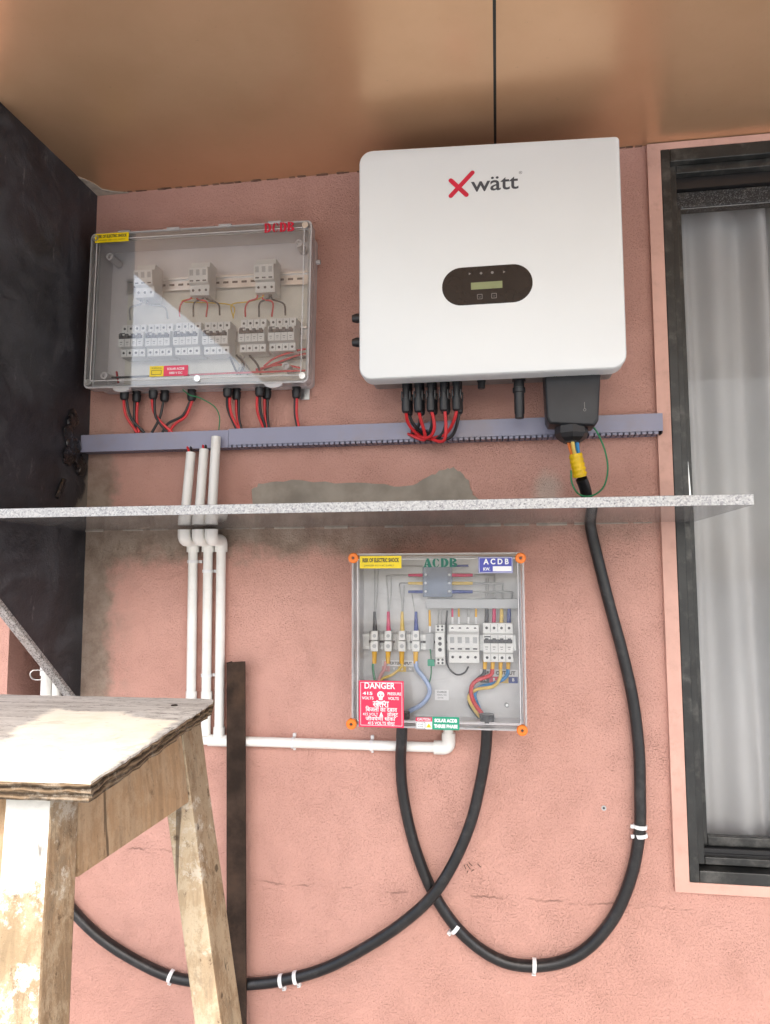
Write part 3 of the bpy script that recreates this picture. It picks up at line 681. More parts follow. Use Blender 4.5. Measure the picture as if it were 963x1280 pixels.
mb = MB(); xm = (b.x+c.x)/2; text(mb, 'SOLAR ACDB', xm, -.1019, zt-.009, .0085, bold=.0002, width=.047); text(mb, '1000 V DC', xm, -.1019, zb+.008, .0085, bold=.0002, width=.036)
T.part('lettering', mb, MAT['white'], s2, local=True)
# glands under the box
def gland_mesh(r=.0115, h=.032):
    mb = MB(); mb.lathe((0, 0, 0), (0, 0, -1), [(0, r*1.02), (.006, r*1.02), (.0062, r*.9), (.010, r*.9), (.0102, r*1.08), (h-.006, r*1.0), (h-.001, r*.78), (h, r*.6)], 12)
    return mb.mesh('gland', mat=MAT['blk'], smooth=30)
GL = gland_mesh()
GPX = [(156, 492, 0), (171, 500, 1), (192, 491, 0), (206, 499, 1), (240, 497, 1), (285, 487, 0), (296, 495.5, 1), (325, 486, 0), (334, 494.5, 1), (371, 493, 1)]
for px, py, row in GPX:
    off = .058 if row == 0 else .028
    p = W(px, py, off); p.z = .714-.2058-math.tan(math.radians(1.0))*(p.x+.768)+.001
    T.use('cable_gland', GL, p)
# wires from the glands down into the duct
WR = [(0, [((154.5, 500), (157.6, 519), (171.6, 541)), 'wred'], [((157.6, 500), (164, 522), (181, 541)), 'wblk']),
      (1, [((168.5, 507), (168.3, 522), (170, 541)), 'wblk'], [((172, 507), (171.3, 525), (174, 541)), 'wred']),
      (2, [((190, 498), (192, 513), (200, 526), (216, 541)), 'wred'], [((193.5, 498), (194, 517), (200, 529), (210, 541)), 'wblk']),
      (3, [((204.5, 506), (200, 522), (190, 541)), 'wblk']),
      (4, [((238.6, 504), (229, 519), (211, 529), (203, 541)), 'wblk'], [((241, 504), (232.5, 520), (219, 530), (211, 541)), 'wred']),
      (5, [((284, 494), (285.3, 512), (296, 537)), 'wblk'], [((287, 494), (289, 516), (299, 537)), 'wred']),
      (6, [((295.5, 502), (296, 517), (300, 536)), 'wred'], [((298.5, 502), (299, 522), (302, 536)), 'wblk']),
      (7, [((322, 494), (322, 514), (330, 536)), 'wred'], [((325, 494), (326, 514), (333, 536)), 'wblk']),
      (8, [((331, 501), (331, 515), (334, 536)), 'wred'], [((335, 501), (334.5, 518), (336, 536)), 'wblk']),
      (9, [((369, 500), (369, 517), (372, 535)), 'wblk'], [((371.5, 500), (371, 517), (374, 535)), 'wred'])]
for gi, *ws in WR:
    o0 = .058 if GPX[gi][2] == 0 else .028
    for path, mt in ws:
        n = len(path); P = [W(p[0], p[1]-(4 if i == 0 else 0), o0+(.026-o0)*(i/(n-1))) for i, p in enumerate(path)]
        solo('wire', '%s wire from the %s gland (from left) under the DCDB box' % ({'wred': 'red', 'wblk': 'black'}[mt], ORD[gi]), 'wire', MB().tube(P, .0037, 8), MAT[mt], group='wires between the DC box and the duct', smooth=True, loc=P[0])
P = [W(225, 483, .06), W(231, 489, .062), W(238, 494, .06), W(250, 497.5, .05), (W(268, 508, .04)), W(274.5, 521, .035), W(273.8, 538, .028)]
solo('wire', 'thin green earth wire looping from the DCDB box into the duct', 'wire', MB().tube(P, .0016, 8), MAT['wgrn'], group='wires between the DC box and the duct', smooth=True, loc=P[0])

# ================================================================== CABLE DUCT
DX0, DX1, DZ0, DZ1 = -1.1115, .397, .347, .3935
T = Thing('cable_duct', 'lavender grey slotted plastic cable duct running across the wall', 'cable duct', ((DX0+DX1)/2, 0, DZ0))
mb = MB(); mb.box(DX0, DX1, -.003, -.0004, DZ0, DZ1)
x = DX0
k = 0
while x < DX1-.008:
    mb.box(x, x+.0100, -.0405, -.0031, DZ0-.001, DZ0+.0006); mb.box(x, x+.0100, -.0405, -.039, DZ0+.0008, DZ0+.010); mb.box(x, x+.0075, -.040, -.0031, DZ1-.0016, DZ1); x += .0138
T.part('slotted_base', mb, MAT['duct'])
def cover(xa, xb, dz=0, th=.0016, lo=.0045):
    mb = MB(); mb.box(xa, xb, -.0442, -.0442+th, DZ0+dz+lo, DZ1+dz); mb.box(xa, xb, -.0425, -.030, DZ1+dz, DZ1+dz+.0014);     return T.part('cover', mb, MAT['duct'])
xs = W(286, 545, .044).x; xa = W(513.5, 540, .044).x; xb = W(535, 540, .044).x
cover(DX0-.003, xs-.001, -.0025, .0014, .001); cover(xs, xa, .0005); cover(xb, DX1+.002, .0008)
mb = MB(); mb.box(xa, xb, -.040, -.034, DZ0+.033, DZ1-.002); mb.box(xb-.01, xb, -.0440, -.034, DZ0+.028, DZ1-.002)
T.part('broken_edge', mb, MAT['duct'])
T.part('end_cap', MB().box(DX1+.0002, DX1+.0018, -.04, -.001, DZ0, DZ1), MAT['blk'])

# ================================================================== INVERTER
IX0, IX1, IZ0, IZ1 = -.3155, .2945, .4672, 1.0245
T = Thing('inverter', 'large white solar inverter with red and grey logo and oval display', 'inverter', ((IX0+IX1)/2, 0, IZ0))
def ip(ins, r):
    p = rrect(IX0+ins, IX1-ins, IZ0+ins, IZ1-ins, (max(.002, r-ins), max(.002, r+.004-ins), max(.002, .010-ins*.5), max(.002, r+.004-ins)), 7)
    return [(a, b+(-.022*(a-(IX0+IX1)/2)/.6 if b > .75 else 0)+(-.003*math.cos((a+.01)*5)*0)) for a, b in p]
T.part('front_cover', MB().loft([(ip(.0075, .03), -.2), (ip(.003, .03), -.1985), (ip(.0008, .03), -.195), (ip(0, .03), -.189), (ip(0, .03), -.150), (ip(.004, .03), -.148)]), MAT['inv'], smooth=25)
T.part('rear_body', MB().prism(rrect(IX0+.012, IX1-.012, IZ0+.016, IZ1-.03, .012), -.1478, -.045), MAT['invgrey'], bevel=.002)
mb = MB()
for i in range(26): x = IX0+.05+i*.02; mb.box(x, x+.003, -.0448, -.016, IZ0+.06, IZ1-.08)
T.part('heat_sink', mb, MAT['invgrey'])
T.part('wall_bracket', MB().box(IX0+.12, IX1-.12, -.0155, -.0005, .8, .86), MAT['zinc'])
for pz in (398, 428):
    q = W(447, pz, .1); T.part('side_knob', MB().lathe((IX0+.012, -.1, q.z), (-1, 0, 0), [(0, .012), (.036, .012), (.047, .009)], 12), MAT['blk'], smooth=30)
# logo
yl = -.2006
mb = MB(); P = lambda zx, zy: W(545+zx/6.4, 200+zy/6.4, .2)
def stroke(mb, a, b, w_):
    a = Vector((a.x, 0, a.z)); b = Vector((b.x, 0, b.z)); d = (b-a).normalized(); n = Vector((-d.z, 0, d.x))
    pts = []
    for c, s0 in ((a, math.pi/2), (b, -math.pi/2)):
        for k in range(7):
            g = s0+math.pi*k/6; v = c+(d*math.cos(g)+n*math.sin(g))*w_; pts.append((v.x, v.z))
    return pts
mb.face(stroke(mb, P(120, 288), P(293, 102), .0053), yl)
mb.face(stroke(mb, P(120, 165), P(245, 280), .0053), yl-.0003)
lg = T.part('logo_cross', mb, MAT['red'])
c = P(390, 190); e0 = P(282, 200); e1 = P(662, 185)
mb = MB(); text(mb, 'w\u00e4tt', (e0.x+e1.x)/2, yl, P(470, 187).z-.001, .052, rot=math.radians(-.6), bold=.0006, width=(e1.x-e0.x))
text(mb, '\u00ae', P(678, 103).x, yl, P(678, 103).z, .010)
T.part('logo_lettering', mb, MAT['logogrey'])
# display
q0 = P(50, 1010); q1 = P(775, 985); zt = P(410, 848).z; zb = P(410, 1152).z; hz = (zt-zb)/2
dp = rrect(q0.x, q1.x, zb, zt, hz-.0002, 10)
ds = T.part('display_panel', MB().loft([([(a*1, b) for a, b in rrect(q0.x+.001, q1.x-.001, zb+.001, zt-.001, hz-.0012, 10)], -.2012), (dp, -.2006), (dp, -.1999)]), MAT['gloss'])
s0 = P(282, 1040); s1 = P(532, 968)
T.part('screen', MB().box(s0.x, s1.x, -.2016, -.2013, s0.z, s1.z), MAT['lcd'], ds)
for zx, zy in ((352, 1095), (466, 1087)):
    q = P(zx, zy); mb = MB().ring(rrect(q.x-.006, q.x+.006, q.z-.006, q.z+.006, .0012, 2), rrect(q.x-.005, q.x+.005, q.z-.005, q.z+.005, .001, 2), -.2015, -.2013)
    mb.face([(q.x-.0035, q.z+.001), (q.x, q.z-.002), (q.x+.0035, q.z+.001), (q.x, q.z-.001)], -.2015)
    T.part('button', mb, MAT['icon'], ds)
for zx, zy, n in ((270, 912, 3), (362, 908, 4), (452, 902, 6), (545, 897, 3)):
    q = P(zx, zy); T.part('indicator_icon', MB().face(circ(q.x, q.z, .0035, n), -.2015), MAT['icon'], ds)
# bottom fittings
def conn_mesh():
    mb = MB(); mb.lathe((0, 0, 0), (0, 0, -1), [(0, .0098), (.018, .0098), (.019, .0085), (.033, .0082), (.034, .0072), (.044, .0072), (.045, .0105), (.070, .0112), (.078, .0098), (.081, .007)], 14)
    mb.box(-.0115, -.0085, -.004, .004, -.05, -.028); mb.box(.0085, .0115, -.004, .004, -.05, -.028)
    return mb.mesh('plug_connector', mat=MAT['blk'], smooth=30)
CM = conn_mesh(); zbody = IZ0+.016
CX = [507.7, 523, 538.8, 555, 571]
for px in CX:
    p = W(px, 500, .115); T.use('plug_connector', CM, (p.x, -.115, zbody+.001))
for px in CX:
    p = W(px, 500, .115); T.use('plug_connector', CM, (p.x+.003, -.083, zbody+.001))
p = W(602, 478, .115); T.part('sealing_cap', MB().lathe((p.x, -.115, zbody+.001), (0, 0, -1), [(0, .0105), (.012, .0105), (.013, .009), (.027, .009), (.029, .007)], 14), MAT['blk'], smooth=30)
p = W(649, 490, .115)
T.part('data_dongle', MB().lathe((p.x, -.115, zbody+.001), (0, 0, -1), [(0, .0160), (.014, .0160), (.0145, .0125), (.030, .0125), (.031, .0150), (.042, .0150), (.043, .0122), (.092, .0118), (.095, .0105), (.104, .0105), (.105, .009)], 16), MAT['blk'], smooth=30)
a0 = W(680, 467, .14); a1 = W(751, 466, .14); b0 = W(683.5, 531, .14); b1 = W(748, 533, .14)
loopT = lambda i: [(a0.x+i, a0.z+.01), (a1.x-i, a1.z+.01), (b1.x-i, b1.z+.012+i), (b1.x-.010-i, b1.z+i), (b0.x+.006+i, b0.z+i), (b0.x+i, b0.z+.012+i)]
ab = T.part('cable_cover', MB().loft([(loopT(.004), -.152), (loopT(0), -.147), (loopT(0), -.085), (loopT(.004), -.082)]), MAT['blkbox'], bevel=.0015, smooth=30)
mb = MB()
for i in range(4): x = a0.x+.022+i*.028; mb.box(x, x+.0016, -.1545, -.1521, a0.z-.012, a0.z+.008); mb.box(x+.005, x+.0066, -.1545, -.1521, a0.z-.012, a0.z+.008)
T.part('cover_rib', mb, MAT['blk'], ab)
q = W(731, 508, .152); T.part('embossed_arrow', MB().box(q.x-.0006, q.x+.0006, -.1528, -.1521, q.z-.006, q.z+.010).ring(circ(q.x, q.z-.008, .0035, 8), circ(q.x, q.z-.008, .0025, 8), -.1528, -.1521), MAT['icon'], ab)
gp = W(714.5, 541, .115); gz = b0.z+.004
T.part('cable_gland', MB().lathe((gp.x, -.115, gz), (0, 0, -1), [(0, .030), (.006, .030), (.0062, .038), (.024, .039), (.034, .034), (.040, .026), (.042, .022)], 8).lathe((gp.x, -.115, gz), (0, 0, -1), [(0, .02), (.044, .02)], 10), MAT['blk'], ab, smooth=20)
# dc leads
def lead(pts, mt, lab, r=.0041):
    P = [W(*p) for p in pts]
    solo('wire', lab, 'wire', MB().tube(P, r, 8), MAT[mt], group='leads from the inverter plugs to the duct', smooth=True, loc=P[0])
lead([(507.3, 500, .115), (507.5, 512, .113), (509.7, 527, .09), (517, 538, .07), (527, 545, .052), (536, 546, .035)], 'wred', 'red lead from the first plug from left under the inverter')
lead([(523, 500, .115), (523.5, 512, .113), (526, 524, .1), (531, 541, .08), (530, 550, .066), (514, 544, .05), (508, 541, .03)], 'wred', 'red lead from the second plug from left under the inverter')
lead([(538.8, 500, .115), (539.5, 512, .113), (542, 523, .105), (543, 536, .095), (537, 546.5, .08), (524, 545.5, .06), (512, 540, .03)], 'wred', 'red lead from the third plug from left under the inverter')
lead([(555, 499, .115), (556, 512, .113), (557.5, 528, .105), (557, 545, .095), (552, 552, .085), (537, 548, .066), (516, 542, .03)], 'wred', 'red lead from the fourth plug from left under the inverter')
lead([(571, 499, .115), (571, 512, .112), (568, 525, .1), (560.6, 539, .08), (550, 545.5, .068), (534, 548, .06), (513, 545, .03)], 'wred', 'red lead from the fifth plug from left under the inverter')
lead([(509, 500, .083), (511, 514, .083), (515, 527, .08), (524, 538, .066), (531, 542.5, .05), (538, 540, .03)], 'wblk', 'black lead behind the first plug from left under the inverter')
lead([(525, 500, .083), (526, 514, .083), (524, 530, .075), (518, 541, .055), (512, 544, .03)], 'wblk', 'black lead behind the second plug from left under the inverter')
lead([(540.5, 500, .083), (541, 514, .083), (539, 536, .072), (531.5, 543.5, .06), (516, 540, .03)], 'wblk', 'black lead behind the third plug from left under the inverter')
lead([(556.5, 499, .083), (557.5, 514, .083), (556, 536, .075), (545, 548, .065), (518, 546, .03)], 'wblk', 'black lead behind the fourth plug from left under the inverter')
lead([(573, 499, .083), (574, 512, .083), (572, 528, .08), (567, 542, .072), (558, 549, .066), (538, 549.5, .058), (514, 546, .03)], 'wblk', 'black lead behind the fifth plug from left under the inverter')

# ================================================================== AC CABLES
_jr = random.Random(17)
def offp(l, o): return [W(a+_jr.uniform(-.9, .9), b+_jr.uniform(-.9, .9), c if c is not None else o) for a, b, c in l]
T = Thing('power_cable', 'thick black cable dropping from the inverter and looping up into the ACDB box', 'cable', (.2, -.02, -.9), group='thick black power cables')
pts = offp([(727, 598, .10), (731, 612, .085), (735, 632, .062), (737, 650, .03), (742, 672, .0165), (760, 750, .0155), (778, 815, .0155), (791, 875, .0155), (799, 935, .0155), (801, 985, .0155), (799, 1040, .0155), (789, 1095, .0155), (765, 1150, .0155), (727, 1190, .0155), (680, 1207, .0155), (630, 1201, .0155), (582, 1170, .0155), (545, 1120, .0155), (519, 1060, .0155), (506, 1000, .0155), (502, 955, .025), (502.5, 925, .05), (503, 908, .058), (503.5, 895, .060)], .016)
T.part('sheath', MB().tube(pts, .0137, 16), MAT['cable'], smooth=True)
g = gp
T.part('core', MB().tube([W(709, 545, .118), W(713, 560, .115), W(717, 573, .11)], .0042, 8), MAT['orange'], smooth=True)
T.part('core', MB().tube([W(715, 545, .13), W(717, 560, .125), W(720, 573, .115)], .0045, 8), MAT['syel'], smooth=True)
T.part('core', MB().tube([W(721, 545, .118), W(722, 560, .115), W(724, 572, .108)], .0050, 8), MAT['wblu'], smooth=True)
T.part('core', MB().tube([W(714, 545, .10), W(717, 560, .10), W(721, 573, .10)], .0045, 8), MAT['wred'], smooth=True)
tp = [W(719.5, 567, .112), W(722, 580, .108), W(725, 596, .102)]
T.part('tape', MB().tube(tp, [.0145, .0158], 14), MAT['tape'], smooth=30)
mb = MB()
for i in range(5):
    f = i/4; p = W(719.9+5*f, 570+23*f, .1115-.0085*f); d = (tp[2]-tp[0]).normalized(); mb.lathe(p, d+Vector((.12, 0, .05)), [(-.003, .0152+.001*f), (0, .0163+.001*f), (.0028, .0158+.001*f)], 14)
T.part('tape_wrap', mb, MAT['tape'], smooth=30)
P = [W(741, 533, .10), W(747, 541, .10), (W(756, 562, .1)), W(760, 585, .1), W(756, 606, .095), W(746, 617, .09), W(733, 620.5, .105), W(722, 616, .12), W(715, 603, .125), W(714, 588, .125)]
solo('wire', 'thin green earth wire looping around the cable below the inverter', 'wire', MB().tube(P, .0020, 8), MAT['wgrn'], smooth=True, loc=P[0])

T = Thing('power_cable', 'thick black cable curving from the ACDB box down left behind the stool', 'cable', (-.5, -.02, -1.0), group='thick black power cables')
pts = offp([(609, 895, .06), (609, 912, .056), (607, 945, .04), (600, 985, .03), (588, 1030, .034), (568, 1078, .04), (540, 1120, .043), (505, 1152, .038), (460, 1183, .025), (410, 1209, .0155), (360, 1224, .0155), (310, 1230, .0155), (262, 1229, .0155), (215, 1220, .0155), (170, 1202, .0155), (130, 1175, .0155), (98, 1145, .0155), (60, 1100, .0155), (25, 1050, .0155), (-10, 990, .0155), (-35, 940, .0155)], .016)
T.part('sheath', MB().tube(pts, .0135, 16), MAT['cable'], smooth=True)
# clips
def clip(px, py, ang, off, r, lab, tie=False, w_=.0045, grp='white cable clips'):
    c = W(px, py, off); d = Vector((math.cos(ang), 0, math.sin(ang))); n = Vector((-d.z, 0, d.x)); y = Vector((0, -1, 0))
    T = Thing('cable_tie' if tie else 'cable_clip', lab, 'cable tie' if tie else 'cable clip', c, group=grp)
    ro, ri = r+.0022, r+.0002; mb = MB(); N = 14; vs = []; rng = range(N+1)
    a0, a1 = (0, 2*math.pi) if tie else (-.35, math.pi+.35)
    for k in rng:
        g = a0+(a1-a0)*k/N; e = n*math.cos(g)+y*math.sin(g)
        vs += [c+e*ri-d*w_, c+e*ro-d*w_, c+e*ro+d*w_, c+e*ri+d*w_]
    fs = []
    for k in range(N):
        for j in range(4): fs.append((k*4+j, k*4+(j+1) % 4, k*4+4+(j+1) % 4, k*4+4+j))
    if not tie: fs += [(0, 1, 2, 3), (N*4+3, N*4+2, N*4+1, N*4)]
    T.part('band', mb.add(vs, fs), MAT['clip'], smooth=30)
    if tie:
        T.part('locking_head', MB().obox(c+n*(r+.005)+y*.004, d*.004, n*.004, y*.003), MAT['clip'], bevel=.0008)
    else:
        fp = c-n*(r+.007); fp.y = -.006
        T.part('foot', MB().obox(fp, d*w_, n*.006, y*.0055), MAT['clip'], bevel=.001)
        T.part('nail', MB().lathe(fp+y*.0056, y, [(0, .003), (.002, .003), (.0026, .002)], 10), MAT['zinc'], smooth=True)
    return T
R = math.radians
clip(800.5, 1033, R(88), .0155, .0137, 'upper of two white ties on the right bend of the cable', True, .0042, 'white ties on the right cable bend')
clip(801, 1044, R(97), .0155, .0137, 'lower of two white ties on the right bend of the cable', True, .0042, 'white ties on the right cable bend')
clip(569.5, 1160, R(-42), .0155, .0137, 'white clip on the cable just right of where the cables cross')
clip(668, 1206.5, R(-3), .0155, .0137, 'white clip at the lowest point of the right cable loop')
clip(352, 1226, R(12), .0155, .0135, 'left one of the close pair of white clips on the left cable')
clip(370, 1222, R(15), .0155, .0135, 'right one of the close pair of white clips on the left cable')
clip(214, 1220, R(-17), .0155, .0135, 'white clip on the cable seen between the stool legs')

# ================================================================== AC DISTRIBUTION BOX
bc = Vector((-.1435, 0, -.1435)); hw = .2045
T = Thing('distribution_box', 'square clear AC distribution box with orange corner screws below the shelf', 'junction box', bc, group='clear lidded distribution boxes')
A = lambda zx, zy, off=.05: W(425+zx/3.852, 680+zy/3.852, off)
def sq(i, r=.012): return rrect(bc.x-hw+i, bc.x+hw-i, bc.z-hw+i, bc.z+hw-i, max(.002, r-i*.5), 4)
T.part('base', MB().ring(sq(.006), sq(.010), -.075, -.0045).prism(sq(.0065), -.0045, -.001), MAT['abs'], smooth=30)
T.part('lid', MB().prism(sq(.003), -.120, -.117), MAT['clear2'])
T.part('lid_rim', MB().ring(sq(0), sq(.0045), -.1185, -.072), MAT['rim'], smooth=30)
T.part('lid_ridge', MB().ring(sq(.013), sq(.0155), -.1213, -.1201), MAT['rim'])
for px, py in ((442, 697.5), (651, 697.5), (439.5, 905), (653, 913)):
    p = W(px, py, .122); s_ = T.part('lid_screw', MB().lathe((p.x, -.1202, p.z), (0, -1, 0), [(-.012, .0125), (.004, .0125), (.006, .0105), (.006, .004), (.004, .0035)], 16), MAT['orange'], smooth=30)
    T.part('screw_slot', MB().box(p.x-.003, p.x+.003, -.1268, -.1243, p.z-.001, p.z+.001).box(p.x-.001, p.x+.001, -.1269, -.1243, p.z-.003, p.z+.003), MAT['dark'], s_)
p0 = A(112, 845, .018); p1 = A(868, 70, .018); c_ = .018
T.part('mounting_plate', MB().prism([(p0.x, p0.z), (p1.x-c_, p0.z), (p1.x-c_*.8, p0.z+c_*.6), (p1.x, p0.z+c_), (p1.x, p1.z), (p0.x, p1.z)], -.017, -.0145), MAT['plategrey'])
q0 = A(100, 470, .03); q1 = A(848, 470, .03); rail(T, q0.x, q1.x, q0.z, -.0172, False)
def tubeA(pts, mat, r, name='wire', off=.045, par=None, smooth=8):
    return T.part(name, MB().tube([A(p[0], p[1], p[2] if len(p) > 2 else off) for p in pts], r, 9, smooth=smooth), MAT[mat], par, smooth=True)
TB = [(168, 'sblk'), (234, 'sred'), (300, 'syel'), (367, 'sblu')]
for i, (zx, m_) in enumerate(TB):
    c = A(zx, 465, .05)
    tb = T.part('terminal_block', MB().box(c.x-.0155, c.x+.0155, -.042, -.031, c.z-.024, c.z+.022), MAT['clear'], bevel=.001)
    T.part('terminal_body', MB().box(c.x-.009, c.x+.009, -.056, -.0315, c.z-.026, c.z-.001).box(c.x-.008, c.x+.008, -.054, -.0315, c.z+.001, c.z+.024), MAT['bkw'], tb, bevel=.0012)
    T.part('terminal_screw', MB().lathe((c.x, -.0562, c.z-.013), (0, -1, 0), [(0, .005), (.0008, .005), (.0008, .0035)], 12).lathe((c.x, -.0542, c.z+.012), (0, -1, 0), [(0, .0045), (.0008, .0045)], 12), MAT['bkg'], tb)
    tubeA([(zx, 325), (zx+1, 425)], m_, [.0035, .0062], 'sleeve', smooth=0)
    tubeA([(zx-1, 512), (zx-2, 575)], 'samb', [.0065, .0055], 'sleeve', smooth=0)
tubeA([(168, 110, .03), (168, 220, .04), (168, 330)], 'wgry', .0017); tubeA([(185, 110, .03), (180, 240, .04), (172, 330)], 'wgry', .0015)
tubeA([(340, 150, .05), (240, 150, .045), (225, 165, .04), (232, 240, .04), (234, 330)], 'wgry', .0019); tubeA([(248, 160, .04), (246, 250, .04), (238, 330)], 'wgry', .0015)
tubeA([(330, 188, .05), (292, 189, .045), (288, 210, .04), (297, 270, .04), (300, 335)], 'wgry', .0019); tubeA([(310, 200, .04), (308, 260, .04), (303, 335)], 'wgry', .0015)
tubeA([(345, 232, .05), (350, 260, .045), (365, 335)], 'wgry', .0017)
tubeA([(162, 560), (160, 600), (168, 655), (175, 700)], 'wgrn', .0032); tubeA([(222, 565), (215, 600), (190, 650), (180, 700)], 'lpnk', .0042)
tubeA([(299, 560), (298, 590), (255, 628), (205, 650), (190, 680)], 'syel', .0036); tubeA([(366, 565), (372, 600), (410, 650), (432, 695), (425, 735), (390, 775), (335, 805)], 'lblu', .0058)
c = A(433, 470, .045); T.part('terminal_block', MB().box(c.x-.010, c.x+.010, -.046, -.031, c.z-.020, c.z+.020).box(c.x-.004, c.x+.004, -.0475, -.0461, c.z-.003, c.z+.005), MAT['bkg'], bevel=.0008)
tubeA([(432, 318), (434, 395)], 'samb', [.0028, .0034], 'sleeve', smooth=0); tubeA([(434, 392), (435, 425)], 'white', .0028, 'sleeve', smooth=0)
tubeA([(435, 505), (440, 560), (438, 640), (420, 690)], 'wgrn', .0018)
c = A(440, 571, .05); T.part('terminal_tag', MB().box(c.x-.0085, c.x+.0085, -.056, -.048, c.z-.008, c.z+.008), MAT['greens'], bevel=.001)
# control relay
c = A(482, 487, .07); mb = MB().box(c.x-.0115, c.x+.0115, -.070, -.031, c.z-.030, c.z+.030).box(c.x-.0115, c.x+.0115, -.058, -.031, c.z+.0302, c.z+.048).box(c.x-.0115, c.x+.0115, -.058, -.031, c.z-.048, c.z-.0302)
rl = T.part('control_relay', mb, MAT['bkw'], bevel=.001); mb = MB()
for dz, r in ((.016, .0042), (.003, .0046), (-.011, .0046)): mb.lathe((c.x, -.0702, c.z+dz), (0, -1, 0), [(0, r), (.002, r*.9), (.002, .001)], 12)
for dx in (-.005, .005):
    for dz in (-.036, -.044, .036, .044): mb.lathe((c.x+dx, -.0582, c.z+dz), (0, -1, 0), [(0, .003), (.001, .0028)], 8)
T.part('relay_knob', mb, MAT['dark'], rl, smooth=30)
for dx, zt in ((-8, 315), (8, 320)): tubeA([(482+dx, zt), (482+dx, 395)], 'wgry', .0018)
# four pole arrester and breaker
ARR4 = arrester_meshes(.0725, 4); p = A(597, 482, .078); p.y = -.026
o = put(T, 'surge_arrester', ARR4, ('terminal_screw', 'status_window', 'printed_marks'), p); o.scale = (1, 1, .98); o.rotation_euler = (math.pi, 0, math.pi) if False else (0, 0, 0)
mb = MB()
for k in range(4): mb.lathe((-.0272+k*.0181, -.0445, .037), (0, -1, 0), [(0, .0034), (.0018, .0034)], 10)
link('terminal_screw', mb.mesh('terminal_screw', mat=MAT['dark']), o)
p = A(762, 476, .078); p.y = -.026
put(T, 'circuit_breaker', BRK1, ('toggle', 'terminal_screw', 'printed_marks'), p)
for zx, m_ in ((542, 'sred'), (573, 'samb'), (620, 'wgry'), (656, 'samb')): tubeA([(zx, 305), (zx, 352)], m_, .0027, 'sleeve', smooth=0); tubeA([(zx, 350), (zx, 385)], 'white', .0027, 'sleeve', smooth=0)
for zx, m_ in ((708, 'sblk'), (743, 'sred'), (779, 'syel'), (815, 'sblu')): tubeA([(zx, 295), (zx, 345), (zx-2, 392)], m_, [.0042, .0055], 'sleeve', smooth=0)
tubeA([(517, 320), (512, 400), (512, 520), (522, 590), (560, 628), (600, 620), (620, 590)], 'wblk', .0022, off=.035)
for zx in (700, 737, 775, 812): tubeA([(zx, 560), (zx-2, 602)], 'samb', [.0058, .0048], 'sleeve', off=.05, smooth=0)
tubeA([(698, 595), (692, 625), (655, 660, .045), (628, 710, .04), (625, 770, .04), (665, 830, .035), (700, 865, .03)], 'sblk', .0042)
tubeA([(735, 595), (725, 632, .052), (655, 660, .055), (632, 700, .055), (645, 760, .05), (690, 825, .04), (712, 865, .03)], 'wred', .0052)
tubeA([(774, 595), (772, 640, .055), (740, 685, .056), (660, 700, .05), (622, 735, .048), (640, 785, .045), (695, 860, .03)], 'syel', .0042)
tubeA([(811, 595), (800, 640, .05), (740, 672, .048), (675, 690, .045), (650, 730, .04), (675, 800, .035), (708, 865, .03)], 'wblu', .0046)
# wiring trunk and distribution block
a0 = A(415, 310, .06); a1 = A(860, 265, .06)
T.part('wiring_trunk', MB().box(a0.x, a1.x, -.060, -.0175, a0.z, a1.z), MAT['bkg'], bevel=.001)
a0 = A(400, 255, .055); a1 = A(540, 110, .055)
MAT['bluegrey'] = clear('blue_grey_clear_cover', .3, (.85, .9, .97), .1, (.42, .49, .62))
T.part('busbar_cover', MB().box(a0.x, a1.x, -.058, -.030, a0.z, a1.z), MAT['bluegrey'], bevel=.0015)
T.part('busbar', MB().box(a0.x+.006, a1.x-.006, -.028, -.020, a0.z+.004, a1.z-.004), MAT['wgry'])
mb = MB()
for zx in (413, 527):
    for zy in (148, 188, 228): q = A(zx, zy, .059); mb.lathe((q.x, -.0582, q.z), (0, -1, 0), [(0, .003), (.0012, .0026)], 10)
T.part('terminal_screw', mb, MAT['white'])
for zy, m_ in ((150, 'sred'), (189, 'syel'), (230, 'sblu')):
    tubeA([(400, zy, .05), (330, zy, .05)], m_, [.0042, .0034], 'sleeve', smooth=0); tubeA([(540, zy, .05), (640, zy, .05)], m_, [.0046, .004], 'sleeve', smooth=0)
    e = {150: 745, 189: 785, 230: 828}[zy]; tubeA([(636, zy, .05), (e-15, zy+1, .048), (e, zy+12, .045), (e, 262, .04)], 'wgry', .0027)
for zx in (705, 715): tubeA([(zx, 165, .04), (zx, 262, .04)], 'wgry', .0016)
tubeA([(400, 106, .045), (260, 104, .04), (120, 104, .03)], 'wgry', .0022); tubeA([(540, 106, .045), (620, 104, .045)], 'sblu', .003)
c = A(804, 776, .02); T.part('bolt', MB().lathe((c.x, -.0172, c.z), (0, -1, 0), [(0, .0055), (.004, .0055), (.005, .004)], 6), MAT['zinc'])
def strip(x0, x1, z0, z1, y, mat, lines, lmat, border=None):
    s_ = sticker(T, 'label', x0, x1, z0, z1, y, MAT[mat]); mb = MB()
    for body, fx, fz, sz, wd, bd in lines:
        text(mb, body, x0+(x1-x0)*fx, y-.0007, z0+(z1-z0)*fz, sz, bold=bd, width=wd*(x1-x0) if wd else None)
    if border: mb.ring(rrect(x0+border, x1-border, z0+border, z1-border, .001, 1), rrect(x0+border+.0009, x1-border-.0009, z0+border+.0009, z1-border-.0009, .001, 1), y-.0008, y-.0006)
    if mb.f: T.part('lettering', mb, MAT[lmat], s_)
    return s_
def zone(zx0, zy0, zx1, zy1, off):
    a = A(zx0, zy1, off); b = A(zx1, zy0, off); return a.x, b.x, a.z, b.z
strip(*zone(203, 562, 358, 588, .019), -.0172, 'white', [('INVERTER INPUT', .5, .5, .010, .86, .0003)], 'blackp')
